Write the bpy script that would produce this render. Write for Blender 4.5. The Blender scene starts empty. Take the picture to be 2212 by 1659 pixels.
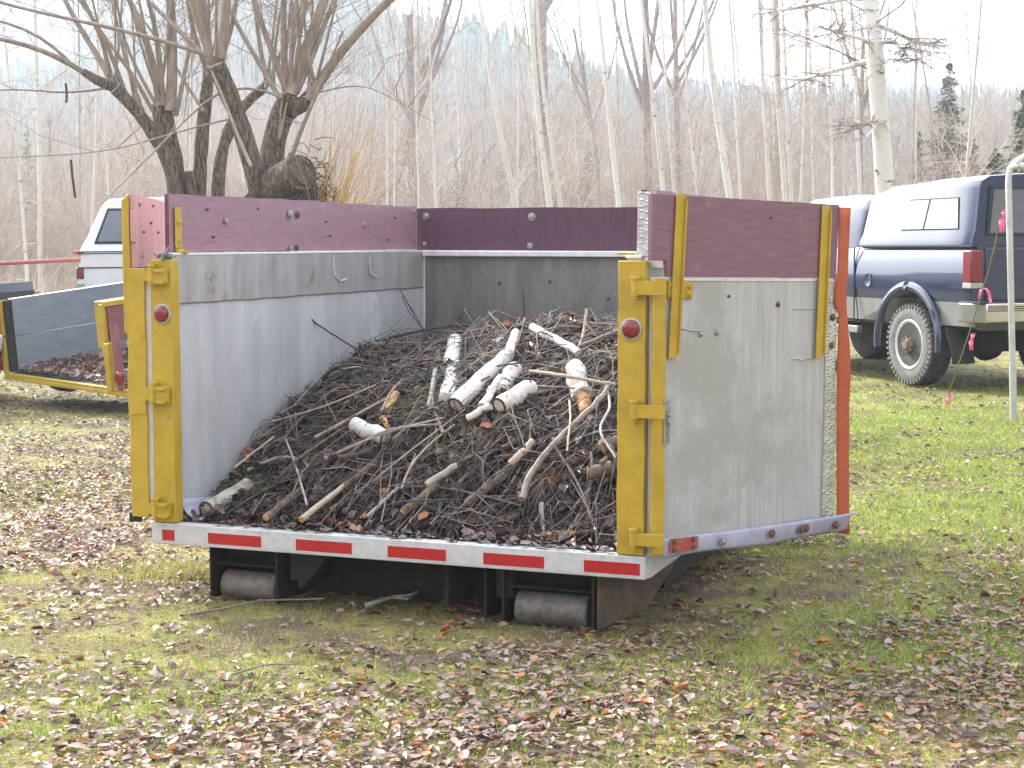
import bpy, math, random
import numpy as np
from mathutils import Matrix, Vector
C = bpy.context.scene.collection
sc = bpy.context.scene
R = math.radians
rng = np.random.default_rng(7)
random.seed(7)

# ------------------------------------------------------------------ camera
F, PIT, ROL, H = 3503.8, .085, -.0079, 1.5      # focal length in units of a 2212 px wide picture
cd = bpy.data.cameras.new('camera'); cam = bpy.data.objects.new('camera', cd); C.objects.link(cam)
cd.sensor_width = 36; cd.lens = 36*F/2212; cd.clip_start = .05; cd.clip_end = 6000
cam.matrix_world = Matrix.Translation((0, 0, H)) @ Matrix.Rotation(math.pi/2-PIT, 4, 'X') @ Matrix.Rotation(ROL, 4, 'Z')
sc.camera = cam
# ------------------------------------------------------------------ sky, sun, exposure
SUN_AZ, SUN_EL = R(-38), R(34)                   # measured from the view direction, negative = left
w = bpy.data.worlds.new('World'); sc.world = w; w.use_nodes = True
nt = w.node_tree; nt.nodes.clear()
out = nt.nodes.new('ShaderNodeOutputWorld'); bg = nt.nodes.new('ShaderNodeBackground'); bg2 = nt.nodes.new('ShaderNodeBackground')
sky = nt.nodes.new('ShaderNodeTexSky'); sky.sky_type = 'NISHITA'; sky.sun_disc = False
sky.sun_elevation = SUN_EL; sky.sun_rotation = SUN_AZ; sky.air_density = 1.2; sky.dust_density = 4
bg.inputs[1].default_value = .12
nt.links.new(sky.outputs[0], bg.inputs[0])
# thin bright overcast drawn over the blue: white cloud of uneven brightness
tc = nt.nodes.new('ShaderNodeTexCoord'); nz = nt.nodes.new('ShaderNodeTexNoise'); nz.inputs['Scale'].default_value = 1.6; nz.inputs['Detail'].default_value = 5
cr = nt.nodes.new('ShaderNodeValToRGB'); cr.color_ramp.elements[0].position = .3; cr.color_ramp.elements[0].color = (.78, .85, .98, 1)
cr.color_ramp.elements[1].position = .62; cr.color_ramp.elements[1].color = (1.0, 1.0, 1.0, 1)
nt.links.new(tc.outputs['Generated'], nz.inputs[0]); nt.links.new(nz.outputs[0], cr.inputs[0]); nt.links.new(cr.outputs[0], bg2.inputs[0])
dp_ = nt.nodes.new('ShaderNodeVectorMath'); dp_.operation = 'DOT_PRODUCT'; nt.links.new(tc.outputs['Generated'], dp_.inputs[0])
dp_.inputs[1].default_value = (math.sin(SUN_AZ)*math.cos(SUN_EL), math.cos(SUN_AZ)*math.cos(SUN_EL), math.sin(SUN_EL))
mxn = nt.nodes.new('ShaderNodeMath'); mxn.operation = 'MAXIMUM'; mxn.inputs[1].default_value = 0; nt.links.new(dp_.outputs['Value'], mxn.inputs[0])
pw = nt.nodes.new('ShaderNodeMath'); pw.operation = 'POWER'; pw.inputs[1].default_value = 5; nt.links.new(mxn.outputs[0], pw.inputs[0])
ma = nt.nodes.new('ShaderNodeMath'); ma.operation = 'MULTIPLY_ADD'; ma.inputs[1].default_value = 6.0; ma.inputs[2].default_value = 1.3
nt.links.new(pw.outputs[0], ma.inputs[0]); nt.links.new(ma.outputs[0], bg2.inputs[1])
ad = nt.nodes.new('ShaderNodeMixShader'); ad.inputs[0].default_value = .8
nt.links.new(bg.outputs[0], ad.inputs[1]); nt.links.new(bg2.outputs[0], ad.inputs[2]); nt.links.new(ad.outputs[0], out.inputs[0])
sl = bpy.data.lights.new('sun', 'SUN'); sl.energy = 4.3; sl.angle = R(2.5); sl.color = (1, .95, .86)
so = bpy.data.objects.new('sun', sl); C.objects.link(so)
sv = Vector((math.sin(SUN_AZ)*math.cos(SUN_EL), math.cos(SUN_AZ)*math.cos(SUN_EL), math.sin(SUN_EL)))
so.rotation_euler = sv.to_track_quat('Z', 'Y').to_euler()
sc.view_settings.view_transform = 'Standard'; sc.view_settings.look = 'None'; sc.view_settings.gamma = 1; sc.view_settings.exposure = .85
sc.cycles.max_bounces = 8; sc.cycles.transparent_max_bounces = 16; sc.cycles.volume_bounces = 0

# ------------------------------------------------------------------ materials
def mat(name, c1, c2=None, scale=8, rough=.6, metal=0, bump=0, bscale=None, stretch=(1, 1, 1), detail=6, lo=.35, hi=.65, rvar=0, coat=0, spec=.5, bdist=.01, trans=0, c3=None, s3=2.0, f3=.5, ior=1.5):
    m = bpy.data.materials.new(name); m.use_nodes = True; t = m.node_tree; b = t.nodes['Principled BSDF']
    b.inputs['Roughness'].default_value = rough; b.inputs['Metallic'].default_value = metal
    b.inputs['Specular IOR Level'].default_value = spec; b.inputs['Coat Weight'].default_value = coat
    b.inputs['Coat Roughness'].default_value = .06; b.inputs['Coat IOR'].default_value = ior
    b.inputs['Base Color'].default_value = (*c1, 1)
    tcn = t.nodes.new('ShaderNodeTexCoord'); mp = t.nodes.new('ShaderNodeMapping'); mp.inputs['Scale'].default_value = stretch
    t.links.new(tcn.outputs['Object'], mp.inputs[0])
    if c2:
        n = t.nodes.new('ShaderNodeTexNoise'); n.inputs['Scale'].default_value = scale; n.inputs['Detail'].default_value = detail; n.inputs['Roughness'].default_value = .65
        r = t.nodes.new('ShaderNodeValToRGB'); r.color_ramp.elements[0].position = lo; r.color_ramp.elements[1].position = hi
        r.color_ramp.elements[0].color = (*c1, 1); r.color_ramp.elements[1].color = (*c2, 1)
        t.links.new(mp.outputs[0], n.inputs[0]); t.links.new(n.outputs[0], r.inputs[0]); last = r.outputs[0]
        if c3:
            n3 = t.nodes.new('ShaderNodeTexNoise'); n3.inputs['Scale'].default_value = s3; n3.inputs['Detail'].default_value = 8
            n3.inputs['Roughness'].default_value = .7
            r3 = t.nodes.new('ShaderNodeValToRGB'); r3.color_ramp.elements[0].position = f3; r3.color_ramp.elements[1].position = f3+.1
            mx = t.nodes.new('ShaderNodeMix'); mx.data_type = 'RGBA'; t.links.new(tcn.outputs['Object'], n3.inputs[0]); t.links.new(n3.outputs[0], r3.inputs[0])
            t.links.new(r3.outputs[0], mx.inputs[0]); t.links.new(last, mx.inputs[6]); mx.inputs[7].default_value = (*c3, 1); last = mx.outputs[2]
        t.links.new(last, b.inputs['Base Color'])
        if rvar:
            mr = t.nodes.new('ShaderNodeMapRange'); mr.inputs[3].default_value = rough-rvar; mr.inputs[4].default_value = rough+rvar
            t.links.new(n.outputs[0], mr.inputs[0]); t.links.new(mr.outputs[0], b.inputs['Roughness'])
    if bump:
        nb = t.nodes.new('ShaderNodeTexNoise'); nb.inputs['Scale'].default_value = bscale or scale*3; nb.inputs['Detail'].default_value = 5
        bp = t.nodes.new('ShaderNodeBump'); bp.inputs['Strength'].default_value = bump; bp.inputs['Distance'].default_value = bdist
        t.links.new(mp.outputs[0], nb.inputs[0]); t.links.new(nb.outputs[0], bp.inputs['Height']); t.links.new(bp.outputs[0], b.inputs['Normal'])
    return m

def rampmat(name, stops, rough=.5, trans=0, spec=.5, rvar=0):
    """colour picked per leaf or blade from the random number stored on it"""
    m = bpy.data.materials.new(name); m.use_nodes = True; t = m.node_tree; b = t.nodes['Principled BSDF']
    a = t.nodes.new('ShaderNodeAttribute'); a.attribute_name = 'rnd'
    r = t.nodes.new('ShaderNodeValToRGB'); el = r.color_ramp.elements
    el[0].position, el[0].color = stops[0][0], (*stops[0][1], 1); el[1].position, el[1].color = stops[-1][0], (*stops[-1][1], 1)
    for p, c in stops[1:-1]: e = el.new(p); e.color = (*c, 1)
    t.links.new(a.outputs['Fac'], r.inputs[0]); t.links.new(r.outputs[0], b.inputs['Base Color'])
    b.inputs['Roughness'].default_value = rough; b.inputs['Specular IOR Level'].default_value = spec
    if trans:
        tr = t.nodes.new('ShaderNodeBsdfTranslucent'); ms = t.nodes.new('ShaderNodeMixShader'); ms.inputs[0].default_value = trans
        t.links.new(r.outputs[0], tr.inputs[0]); t.links.new(b.outputs[0], ms.inputs[1]); t.links.new(tr.outputs[0], ms.inputs[2])
        t.links.new(ms.outputs[0], t.nodes['Material Output'].inputs[0])
    return m

def bark(name, white, dark, lo, hi, sc1=5, band=(1, 1, 6), bump=.5, tint=None):
    m = mat(name, dark, white, scale=sc1, stretch=band, lo=lo, hi=hi, rough=.75, bump=bump, bscale=14, bdist=.02, detail=4, c3=tint, s3=1.3, f3=.6)
    return m

def diamond(name):
    m = mat(name, (.42, .42, .43), (.62, .62, .63), scale=20, rough=.38, metal=.75)
    t = m.node_tree; b = t.nodes['Principled BSDF']; tcn = t.nodes.new('ShaderNodeTexCoord')
    hs = []
    for ang, off in ((.8, 0), (-.8, .5)):
        mp = t.nodes.new('ShaderNodeMapping'); mp.inputs['Rotation'].default_value = (ang, ang, 0); mp.inputs['Scale'].default_value = (30, 30, 60)
        mp.inputs['Location'].default_value = (off, off, off)
        v = t.nodes.new('ShaderNodeTexVoronoi'); v.inputs['Scale'].default_value = 1.0; v.inputs['Randomness'].default_value = .05
        t.links.new(tcn.outputs['Object'], mp.inputs[0]); t.links.new(mp.outputs[0], v.inputs[0]); hs.append(v.outputs[0])
    mn = t.nodes.new('ShaderNodeMath'); mn.operation = 'MINIMUM'; t.links.new(hs[0], mn.inputs[0]); t.links.new(hs[1], mn.inputs[1])
    ss = t.nodes.new('ShaderNodeMapRange'); ss.inputs[1].default_value = .2; ss.inputs[2].default_value = .36; ss.inputs[3].default_value = 1; ss.inputs[4].default_value = 0
    t.links.new(mn.outputs[0], ss.inputs[0])
    bp = t.nodes.new('ShaderNodeBump'); bp.inputs['Distance'].default_value = .004; bp.inputs['Strength'].default_value = 1
    t.links.new(ss.outputs[0], bp.inputs['Height']); t.links.new(bp.outputs[0], b.inputs['Normal'])
    return m

M = {}
M['white'] = mat('worn_white_paint', (.44, .44, .46), (.56, .56, .58), scale=14, rough=.45, bump=.15, bscale=40, bdist=.003, c3=(.30, .28, .26), s3=11, f3=.60)
M['alu'] = mat('weathered_aluminium', (.43, .45, .48), (.60, .62, .65), scale=3.2, stretch=(2.2, 2.2, .55), rough=.42, metal=.25, rvar=.12, bump=.12, bscale=6, bdist=.004, lo=.3, hi=.7, detail=9, c3=(.66, .68, .72), s3=2.2, f3=.56)
M['alu_lap'] = mat('brown_stained_aluminium', (.34, .34, .34), (.52, .52, .53), scale=4, stretch=(2.5, 2.5, .6), rough=.45, metal=.5, rvar=.12, bump=.1, bscale=6, bdist=.002, lo=.3, hi=.7, detail=10, c3=(.20, .18, .16), s3=3.5, f3=.6)
M['alu_dark'] = mat('stained_shaded_aluminium', (.14, .135, .13), (.26, .255, .25), scale=3.5, stretch=(3, 3, .7), rough=.5, metal=.5, rvar=.1, bump=.1, bscale=7, bdist=.004, lo=.3, hi=.7, detail=10, c3=(.11, .095, .085), s3=3.5, f3=.64)  # darker copy of the wall aluminium: the head wall's shade put into it
M['alu_door'] = mat('scratched_aluminium', (.32, .32, .335), (.51, .515, .54), scale=7, stretch=(6, 6, .3), rough=.46, metal=.12, rvar=.12, bump=.12, bscale=6, bdist=.003, lo=.25, hi=.75, detail=12, c3=(.345, .34, .34), s3=2.0, f3=.5)
M['alu_edge'] = mat('bright_aluminium_edge', (.62, .63, .65), (.8, .8, .82), scale=18, rough=.35, metal=.4)
M['diamond'] = diamond('diamond_plate')
M['yellow'] = mat('brushed_yellow_paint', (.39, .255, .018), (.49, .33, .03), scale=9, rough=.45, bump=.5, bscale=30, bdist=.004, c3=(.19, .115, .02), s3=16, f3=.63)
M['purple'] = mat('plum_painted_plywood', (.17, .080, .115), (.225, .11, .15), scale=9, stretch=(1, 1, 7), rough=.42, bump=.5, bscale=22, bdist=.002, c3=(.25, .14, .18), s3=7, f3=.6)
M['purple_dark'] = mat('shaded_plum_plywood', (.075, .030, .055), (.11, .045, .075), scale=9, stretch=(7, 1, 1), rough=.5, bump=.4, bscale=22, bdist=.002)  # plum darkened for the head board, its shade put into the colour
M['purple_lit'] = mat('lit_plum_plywood', (.25, .135, .175), (.32, .18, .225), scale=9, stretch=(1, 1, 7), rough=.4, bump=.5, bscale=22, bdist=.002, c3=(.36, .22, .265), s3=4, f3=.58)  # plum lightened for the left boards, the light on them put into the colour
M['pink'] = mat('faded_pink_plywood', (.48, .25, .255), (.60, .35, .355), scale=7, stretch=(4, 4, .5), rough=.6, bump=.4, bscale=14, bdist=.005)
M['plyedge'] = mat('dark_plywood_edge', (.10, .035, .05), (.17, .07, .09), scale=30, rough=.8)
M['redtape'] = mat('red_reflective_tape', (.36, .010, .016), (.44, .014, .020), scale=50, rough=.32, c3=(.24, .05, .05), s3=34, f3=.64)
M['whitetape'] = mat('white_reflective_tape', (.46, .45, .47), (.56, .55, .57), scale=30, rough=.35, c3=(.5, .48, .46), s3=14, f3=.66)
M['redlens'] = mat('red_lamp_lens', (.15, .002, .008), (.22, .004, .012), scale=90, rough=.15, coat=.6)
M['lampring'] = mat('grey_lamp_ring', (.30, .28, .25), (.42, .40, .36), scale=40, rough=.5)
M['galv'] = mat('galvanised_bolt', (.25, .25, .26), (.42, .42, .44), scale=60, rough=.4, metal=.7)
M['rust'] = mat('rusty_bolt', (.10, .05, .03), (.22, .12, .07), scale=60, rough=.7, metal=.3)
M['darkgalv'] = mat('dull_screw', (.06, .055, .055), (.14, .13, .13), scale=60, rough=.5, metal=.5)
M['orange'] = mat('orange_rubber', (.38, .075, .03), (.46, .10, .04), scale=10, rough=.6, bump=.1)
M['lavender'] = mat('pale_lavender_rubber', (.30, .30, .42), (.40, .40, .52), scale=6, stretch=(3, 3, 1), rough=.5, c3=(.26, .25, .31), s3=8, f3=.62)
M['redpaint'] = mat('chipped_red_plate', (.36, .05, .035), (.30, .12, .10), scale=30, rough=.5, lo=.45, hi=.6)
M['steel'] = mat('dark_rusty_steel', (.008, .006, .005), (.028, .021, .016), scale=12, rough=.8, bump=.4, metal=.2)
M['roller'] = mat('worn_steel_roller', (.10, .088, .078), (.20, .18, .165), scale=26, rough=.62, metal=.3, bump=.5, bscale=60, bdist=.003, c3=(.07, .05, .04), s3=12, f3=.6)
M['gusset'] = mat('muddy_brown_steel', (.06, .042, .03), (.13, .095, .07), scale=10, rough=.8, bump=.3)
M['log'] = bark('birch_log_bark', (.60, .575, .55), (.08, .06, .05), .35, .41, sc1=22, band=(1, 1, 1), tint=(.44, .40, .36))
M['mosslog'] = mat('lichen_covered_bark', (.20, .17, .13), (.50, .50, .42), scale=22, rough=.9, bump=.8, bscale=40, c3=(.12, .14, .05), s3=20, f3=.58)
M['brownlog'] = mat('dark_brown_bark', (.05, .032, .024), (.17, .12, .09), scale=30, rough=.85, bump=.8, bscale=50)
M['stick'] = mat('grey_brown_stick_bark', (.13, .10, .085), (.27, .215, .185), scale=22, rough=.75, bump=.5, bscale=50, bdist=.004)
M['darkstick'] = mat('wet_dark_stick_bark', (.028, .020, .018), (.085, .062, .055), scale=25, rough=.6, bump=.4, bscale=50, bdist=.004)
M['tanstick'] = mat('pale_tan_stick', (.30, .225, .165), (.43, .34, .27), scale=24, rough=.7, bump=.4, bscale=50, bdist=.004)
M['paleStick'] = mat('pale_grey_stick', (.24, .215, .195), (.38, .345, .315), scale=24, rough=.7, bump=.4, bscale=50, bdist=.004)
M['wood'] = mat('broken_orange_wood', (.36, .18, .07), (.58, .36, .17), scale=20, stretch=(1, 1, 4), rough=.8, bump=.9, bscale=50, bdist=.006)
M['hollow'] = mat('rotten_log_core', (.025, .014, .01), (.12, .06, .03), scale=30, rough=.95, bump=.8)
M['litter'] = mat('dark_wet_litter', (.012, .009, .008), (.05, .034, .026), scale=30, rough=.95, bump=1, bscale=60, bdist=.02)
M['aspen'] = bark('aspen_bark', (.60, .575, .55), (.16, .14, .13), .28, .40, sc1=2.2, band=(1, 1, 3.5))
M['bigbirch'] = bark('old_birch_bark', (.66, .64, .62), (.09, .075, .07), .33, .42, sc1=2.0, band=(1, 1, 2.5))
M['graybark'] = mat('hazy_grey_brown_bark', (.24, .20, .195), (.38, .33, .32), scale=4, stretch=(3, 3, 1), rough=.9, bump=.6, bscale=9)
M['tanbark'] = mat('pale_tan_bark', (.34, .28, .24), (.50, .43, .38), scale=4, stretch=(1, 1, 3), rough=.85, bump=.3)
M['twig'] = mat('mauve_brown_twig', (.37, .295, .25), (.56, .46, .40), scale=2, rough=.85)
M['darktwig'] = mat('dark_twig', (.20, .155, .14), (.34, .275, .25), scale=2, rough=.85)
M['willowbark'] = mat('furrowed_willow_bark', (.06, .045, .035), (.26, .195, .15), scale=9, stretch=(5, 5, .9), rough=.9, bump=1, bscale=11, bdist=.05, lo=.4, hi=.62, c3=(.10, .105, .05), s3=2.5, f3=.6)
M['willowshoot'] = mat('smooth_willow_shoot', (.21, .165, .135), (.37, .30, .25), scale=6, stretch=(3, 3, .7), rough=.7, bump=.4)
M['yshoot'] = mat('yellow_willow_twig', (.46, .27, .06), (.60, .40, .12), scale=3, rough=.6)
M['paintblue'] = mat('dark_blue_car_paint', (.006, .014, .055), (.010, .020, .07), scale=2, rough=.35, metal=0, coat=1, ior=1.62, spec=.2)
M['silver'] = mat('silver_lower_paint', (.22, .225, .235), (.28, .285, .295), scale=3, rough=.4, metal=.1, coat=.5, c3=(.13, .13, .135), s3=4, f3=.6)
M['carwhite'] = mat('white_car_paint', (.72, .74, .78), (.78, .80, .84), scale=2, rough=.35, coat=.8)
M['glass'] = mat('dark_car_glass', (.025, .03, .035), rough=.04, spec=1, coat=1, ior=2.0)
M['greyglass'] = mat('dusty_grey_glass', (.09, .10, .13), (.13, .14, .17), scale=3, rough=.12, spec=1)
M['rubber'] = mat('black_rubber', (.016, .016, .017), (.035, .033, .03), scale=20, rough=.85)
M['tyre'] = mat('dusty_tyre', (.028, .027, .026), (.085, .08, .075), scale=9, rough=.9, bump=.6, bscale=40)
M['sidewall'] = mat('mud_dusted_sidewall', (.13, .125, .12), (.22, .21, .20), scale=9, rough=.9, bump=.6, bscale=34)
M['rim'] = mat('machined_wheel', (.58, .58, .57), (.72, .72, .71), scale=14, rough=.35, metal=.0, coat=.5)
M['hub'] = mat('rusty_hub', (.13, .08, .06), (.26, .19, .15), scale=40, rough=.8)
M['chrome'] = mat('dull_chrome', (.50, .50, .50), (.62, .62, .61), scale=6, rough=.22, metal=.9)
M['black'] = mat('black_plastic', (.02, .02, .022), rough=.5)
M['amber'] = mat('orange_lens', (.75, .17, .02), rough=.2, coat=.5)
M['greyboard'] = mat('slate_grey_painted_board', (.17, .205, .25), (.22, .26, .31), scale=5, rough=.65, bump=.4, bscale=30, stretch=(1, 1, 3))
M['maroon'] = mat('maroon_paint', (.17, .055, .06), (.26, .09, .095), scale=8, rough=.55)
M['redpipe'] = mat('red_oxide_pipe', (.36, .10, .075), (.46, .15, .12), scale=6, rough=.6)
M['pipe'] = mat('grey_galvanised_pipe', (.42, .43, .42), (.56, .57, .56), scale=10, rough=.42, metal=.5)
M['pipegreen'] = mat('greenish_pipe_base', (.36, .38, .33), (.46, .48, .43), scale=10, rough=.55)
M['rope'] = mat('green_cord', (.12, .16, .05), (.22, .25, .10), scale=50, rough=.8)
M['pinkrib'] = mat('fluorescent_pink_ribbon', (.95, .18, .42), rough=.5)
M['conifer'] = rampmat('conifer_needles', [(0, (.05, .075, .05)), (.6, (.10, .135, .08)), (1, (.17, .20, .11))], rough=.8, trans=.2)
M['farcon'] = rampmat('haze_blue_conifer', [(0, (.004, .018, .035)), (1, (.012, .04, .06))], rough=.9)  # blue of the distant air put into the needle colour
M['leaf'] = rampmat('fallen_leaf', [(0, (.06, .035, .028)), (.14, (.13, .072, .058)), (.34, (.22, .14, .115)), (.64, (.34, .245, .205)), (.80, (.25, .135, .10)), (.90, (.32, .12, .05)), (.95, (.42, .17, .04)), (.985, (.42, .33, .08)), (1, (.32, .42, .06))], rough=.5, trans=.15, spec=.45)
M['pileleaf'] = rampmat('wet_brown_leaf', [(0, (.018, .011, .010)), (.5, (.07, .042, .036)), (.85, (.16, .10, .09)), (.93, (.35, .11, .02)), (1, (.30, .2, .16))], rough=.4, spec=.6)
M['grass'] = rampmat('short_grass', [(0, (.12, .12, .03)), (.25, (.30, .31, .06)), (.5, (.48, .47, .10)), (.8, (.46, .38, .16)), (1, (.50, .40, .25))], rough=.6, trans=.35)
M['greengrass'] = rampmat('fresh_green_grass', [(0, (.10, .17, .02)), (.5, (.24, .36, .04)), (1, (.44, .48, .09))], rough=.55, trans=.35)
M['moss'] = rampmat('grey_green_lichen', [(0, (.09, .11, .05)), (1, (.26, .30, .16))], rough=.9)

# ------------------------------------------------------------------ mesh building
class MB:
    """collects shapes; build() links them as ONE mesh object"""
    def __init__(s): s.v = []; s.f = []; s.m = []; s.n = 0
    def add(s, verts, faces, mi=0):
        verts = np.asarray(verts, float); s.v.append(verts); s.f += [tuple(int(i)+s.n for i in f) for f in faces]; s.m += [mi]*len(faces); s.n += len(verts)
        return s
    def box(s, x0, x1, y0, y1, z0, z1, mi=0):
        v = [(x, y, z) for x in (x0, x1) for y in (y0, y1) for z in (z0, z1)]
        return s.add(v, [(0, 1, 3, 2), (4, 6, 7, 5), (0, 4, 5, 1), (2, 3, 7, 6), (0, 2, 6, 4), (1, 5, 7, 3)], mi)
    def obox(s, o, a, b, c, mi=0):
        """box spanned from corner o by vectors a, b, c"""
        o, a, b, c = map(np.array, (o, a, b, c)); v = [o+i*a+j*b+k*c for i in (0, 1) for j in (0, 1) for k in (0, 1)]
        return s.add(v, [(0, 1, 3, 2), (4, 6, 7, 5), (0, 4, 5, 1), (2, 3, 7, 6), (0, 2, 6, 4), (1, 5, 7, 3)], mi)
    def prism(s, pts, ext, mi=0):
        pts = np.array(pts, float); n = len(pts); e = np.array(ext, float)
        return s.add(np.vstack([pts, pts+e]), [tuple(range(n))[::-1], tuple(range(n, 2*n))]+[(i, (i+1) % n, n+(i+1) % n, n+i) for i in range(n)], mi)
    def tube(s, pts, rad, n=8, mi=0, caps=True):
        pts = np.asarray(pts, float); k = len(pts); rad = np.broadcast_to(np.asarray(rad, float), (k,)) if np.ndim(rad) < 1 or len(np.atleast_1d(rad)) == k else np.linspace(rad[0], rad[1], k)
        t = np.gradient(pts, axis=0); t /= np.linalg.norm(t, axis=1)[:, None]+1e-12
        ref = np.array([0, 0, 1.]) if abs(t[0][2]) < .9 else np.array([1., 0, 0]); V = []
        for i in range(k):
            a = np.cross(t[i], ref); a /= np.linalg.norm(a)+1e-12; b = np.cross(t[i], a); ref = -np.cross(t[i], a) if False else ref
            ang = np.arange(n)*2*np.pi/n; V.append(pts[i]+rad[i]*(np.cos(ang)[:, None]*a+np.sin(ang)[:, None]*b))
        fs = [(i*n+j, i*n+(j+1) % n, (i+1)*n+(j+1) % n, (i+1)*n+j) for i in range(k-1) for j in range(n)]
        if caps: fs += [tuple(range(n))[::-1], tuple(range((k-1)*n, k*n))]
        return s.add(np.vstack(V), fs, mi)
    def cyl(s, a, b, r, n=16, mi=0): return s.tube([a, b], [r, r], n, mi)
    def lathe(s, o, ax, prof, n=24, mi=0):
        """profile of (radius, distance along ax)"""
        o = np.array(o, float); ax = np.array(ax, float); ax /= np.linalg.norm(ax); u = np.cross(ax, [0, 0, 1] if abs(ax[2]) < .9 else [1, 0, 0]); u /= np.linalg.norm(u); v = np.cross(ax, u)
        ang = np.arange(n)*2*np.pi/n; V = [o+ax*h+r*(np.cos(ang)[:, None]*u+np.sin(ang)[:, None]*v) for r, h in prof]; k = len(prof)
        fs = [(i*n+j, i*n+(j+1) % n, (i+1)*n+(j+1) % n, (i+1)*n+j) for i in range(k-1) for j in range(n)]
        fs += [tuple(range(n))[::-1], tuple(range((k-1)*n, k*n))]
        return s.add(np.vstack(V), fs, mi)
    def build(s, name, mats, parent=None, bevel=0, smooth=30, label=None):
        if not isinstance(mats, (list, tuple)): mats = [mats]
        me = bpy.data.meshes.new(name); me.from_pydata(np.vstack(s.v).tolist(), [], s.f)
        for m in mats: me.materials.append(M[m] if isinstance(m, str) else m)
        me.polygons.foreach_set('material_index', s.m)
        if smooth:
            me.polygons.foreach_set('use_smooth', [True]*len(s.f)); me.set_sharp_from_angle(angle=R(smooth))
        me.update(); o = bpy.data.objects.new(name, me); C.objects.link(o)
        if parent: o.parent = parent
        if label: o['label'] = label
        if bevel:
            b = o.modifiers.new('bevel', 'BEVEL'); b.width = bevel; b.segments = 2; b.limit_method = 'ANGLE'; b.angle_limit = R(40)
        return o

def npmesh(name, V, Fc, material, parent=None, rnd=None, smooth=False):
    """big mesh from numpy arrays; Fc is (n,3) or (n,4)"""
    me = bpy.data.meshes.new(name); nv, nf, k = len(V), len(Fc), Fc.shape[1]
    me.vertices.add(nv); me.vertices.foreach_set('co', V.astype(np.float32).ravel())
    me.loops.add(nf*k); me.loops.foreach_set('vertex_index', Fc.astype(np.int32).ravel())
    me.polygons.add(nf); me.polygons.foreach_set('loop_start', (np.arange(nf)*k).astype(np.int32))
    me.update(calc_edges=True)
    if smooth: me.polygons.foreach_set('use_smooth', np.ones(nf, bool))
    if rnd is not None:
        at = me.attributes.new('rnd', 'FLOAT', 'POINT'); at.data.foreach_set('value', rnd.astype(np.float32))
    me.materials.append(M[material] if isinstance(material, str) else material)
    o = bpy.data.objects.new(name, me); C.objects.link(o)
    if parent: o.parent = parent
    return o

def twigs(P0, P1, r, bend=.08, taper=.45, sides=3, rg=rng):
    """many thin tapered sticks at once: three rings each"""
    P0 = np.asarray(P0, float); P1 = np.asarray(P1, float); N = len(P0); d = P1-P0; L = np.linalg.norm(d, axis=1)[:, None]+1e-9; d = d/L
    ref = np.where(np.abs(d[:, 2:3]) < .9, np.array([[0, 0, 1.]]), np.array([[1., 0, 0]])); a = np.cross(d, ref); a /= np.linalg.norm(a, axis=1)[:, None]; b = np.cross(d, a)
    off = (a*rg.normal(0, 1, (N, 1))+b*rg.normal(0, 1, (N, 1)))*L*bend
    rr = np.broadcast_to(np.asarray(r, float), (N,))[:, None, None]
    ang = np.arange(sides)*2*np.pi/sides; circ = np.cos(ang)[None, :, None]*a[:, None]+np.sin(ang)[None, :, None]*b[:, None]
    V = np.stack([P0[:, None]+circ*rr, (P0+P1)[:, None]/2+off[:, None]+circ*rr*(1+taper)/2, P1[:, None]+circ*rr*taper], 1).reshape(-1, 3)
    base = (np.arange(N)*3*sides)[:, None, None]; q = []
    for i in range(2):
        for j in range(sides): q.append((i*sides+j, i*sides+(j+1) % sides, (i+1)*sides+(j+1) % sides, (i+1)*sides+j))
    Fq = (base+np.array(q)[None]).reshape(-1, 4)
    return V, Fq

LT = np.array([(0, -.55, 0), (-.27, -.30, 1), (-.36, .02, 1), (-.22, .32, 1), (0, .58, 0), (.22, .32, 1), (.36, .02, 1), (.27, -.30, 1), (0, .0, 0)], float)
LF = np.array([(8, i, (i+1) % 8) for i in range(8)])
def leaves(P, size, tilt=.35, curl=.18, rg=rng, rnd=None):
    N = len(P); size = np.broadcast_to(size, (N,)); z = rg.uniform(0, 2*np.pi, N); tx = rg.normal(0, tilt, N); ty = rg.normal(0, tilt, N)
    V = np.repeat(LT[None], N, 0); V[:, :, 0] *= rg.uniform(.75, 1.15, (N, 1))
    V[:, :, 2] = V[:, :, 2]*rg.normal(curl*.5, curl, (N, 1))+(LT[None, :, 1]**2)*rg.normal(.1, curl*1.6, (N, 1))+LT[None, :, 0]*LT[None, :, 1]*rg.normal(0, curl*2, (N, 1))
    V *= size[:, None, None]
    def rot(V, a, i, j):
        c, s = np.cos(a)[:, None], np.sin(a)[:, None]; x, y = V[:, :, i].copy(), V[:, :, j].copy(); V[:, :, i] = x*c-y*s; V[:, :, j] = x*s+y*c
    rot(V, z, 0, 1); rot(V, tx, 1, 2); rot(V, ty, 0, 2)
    V += np.asarray(P)[:, None]; Fc = (LF[None]+(np.arange(N)*9)[:, None, None]).reshape(-1, 3)
    if rnd is None: rnd = rg.uniform(0, 1, N)
    return V.reshape(-1, 3), Fc, np.repeat(rnd, 9)

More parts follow.
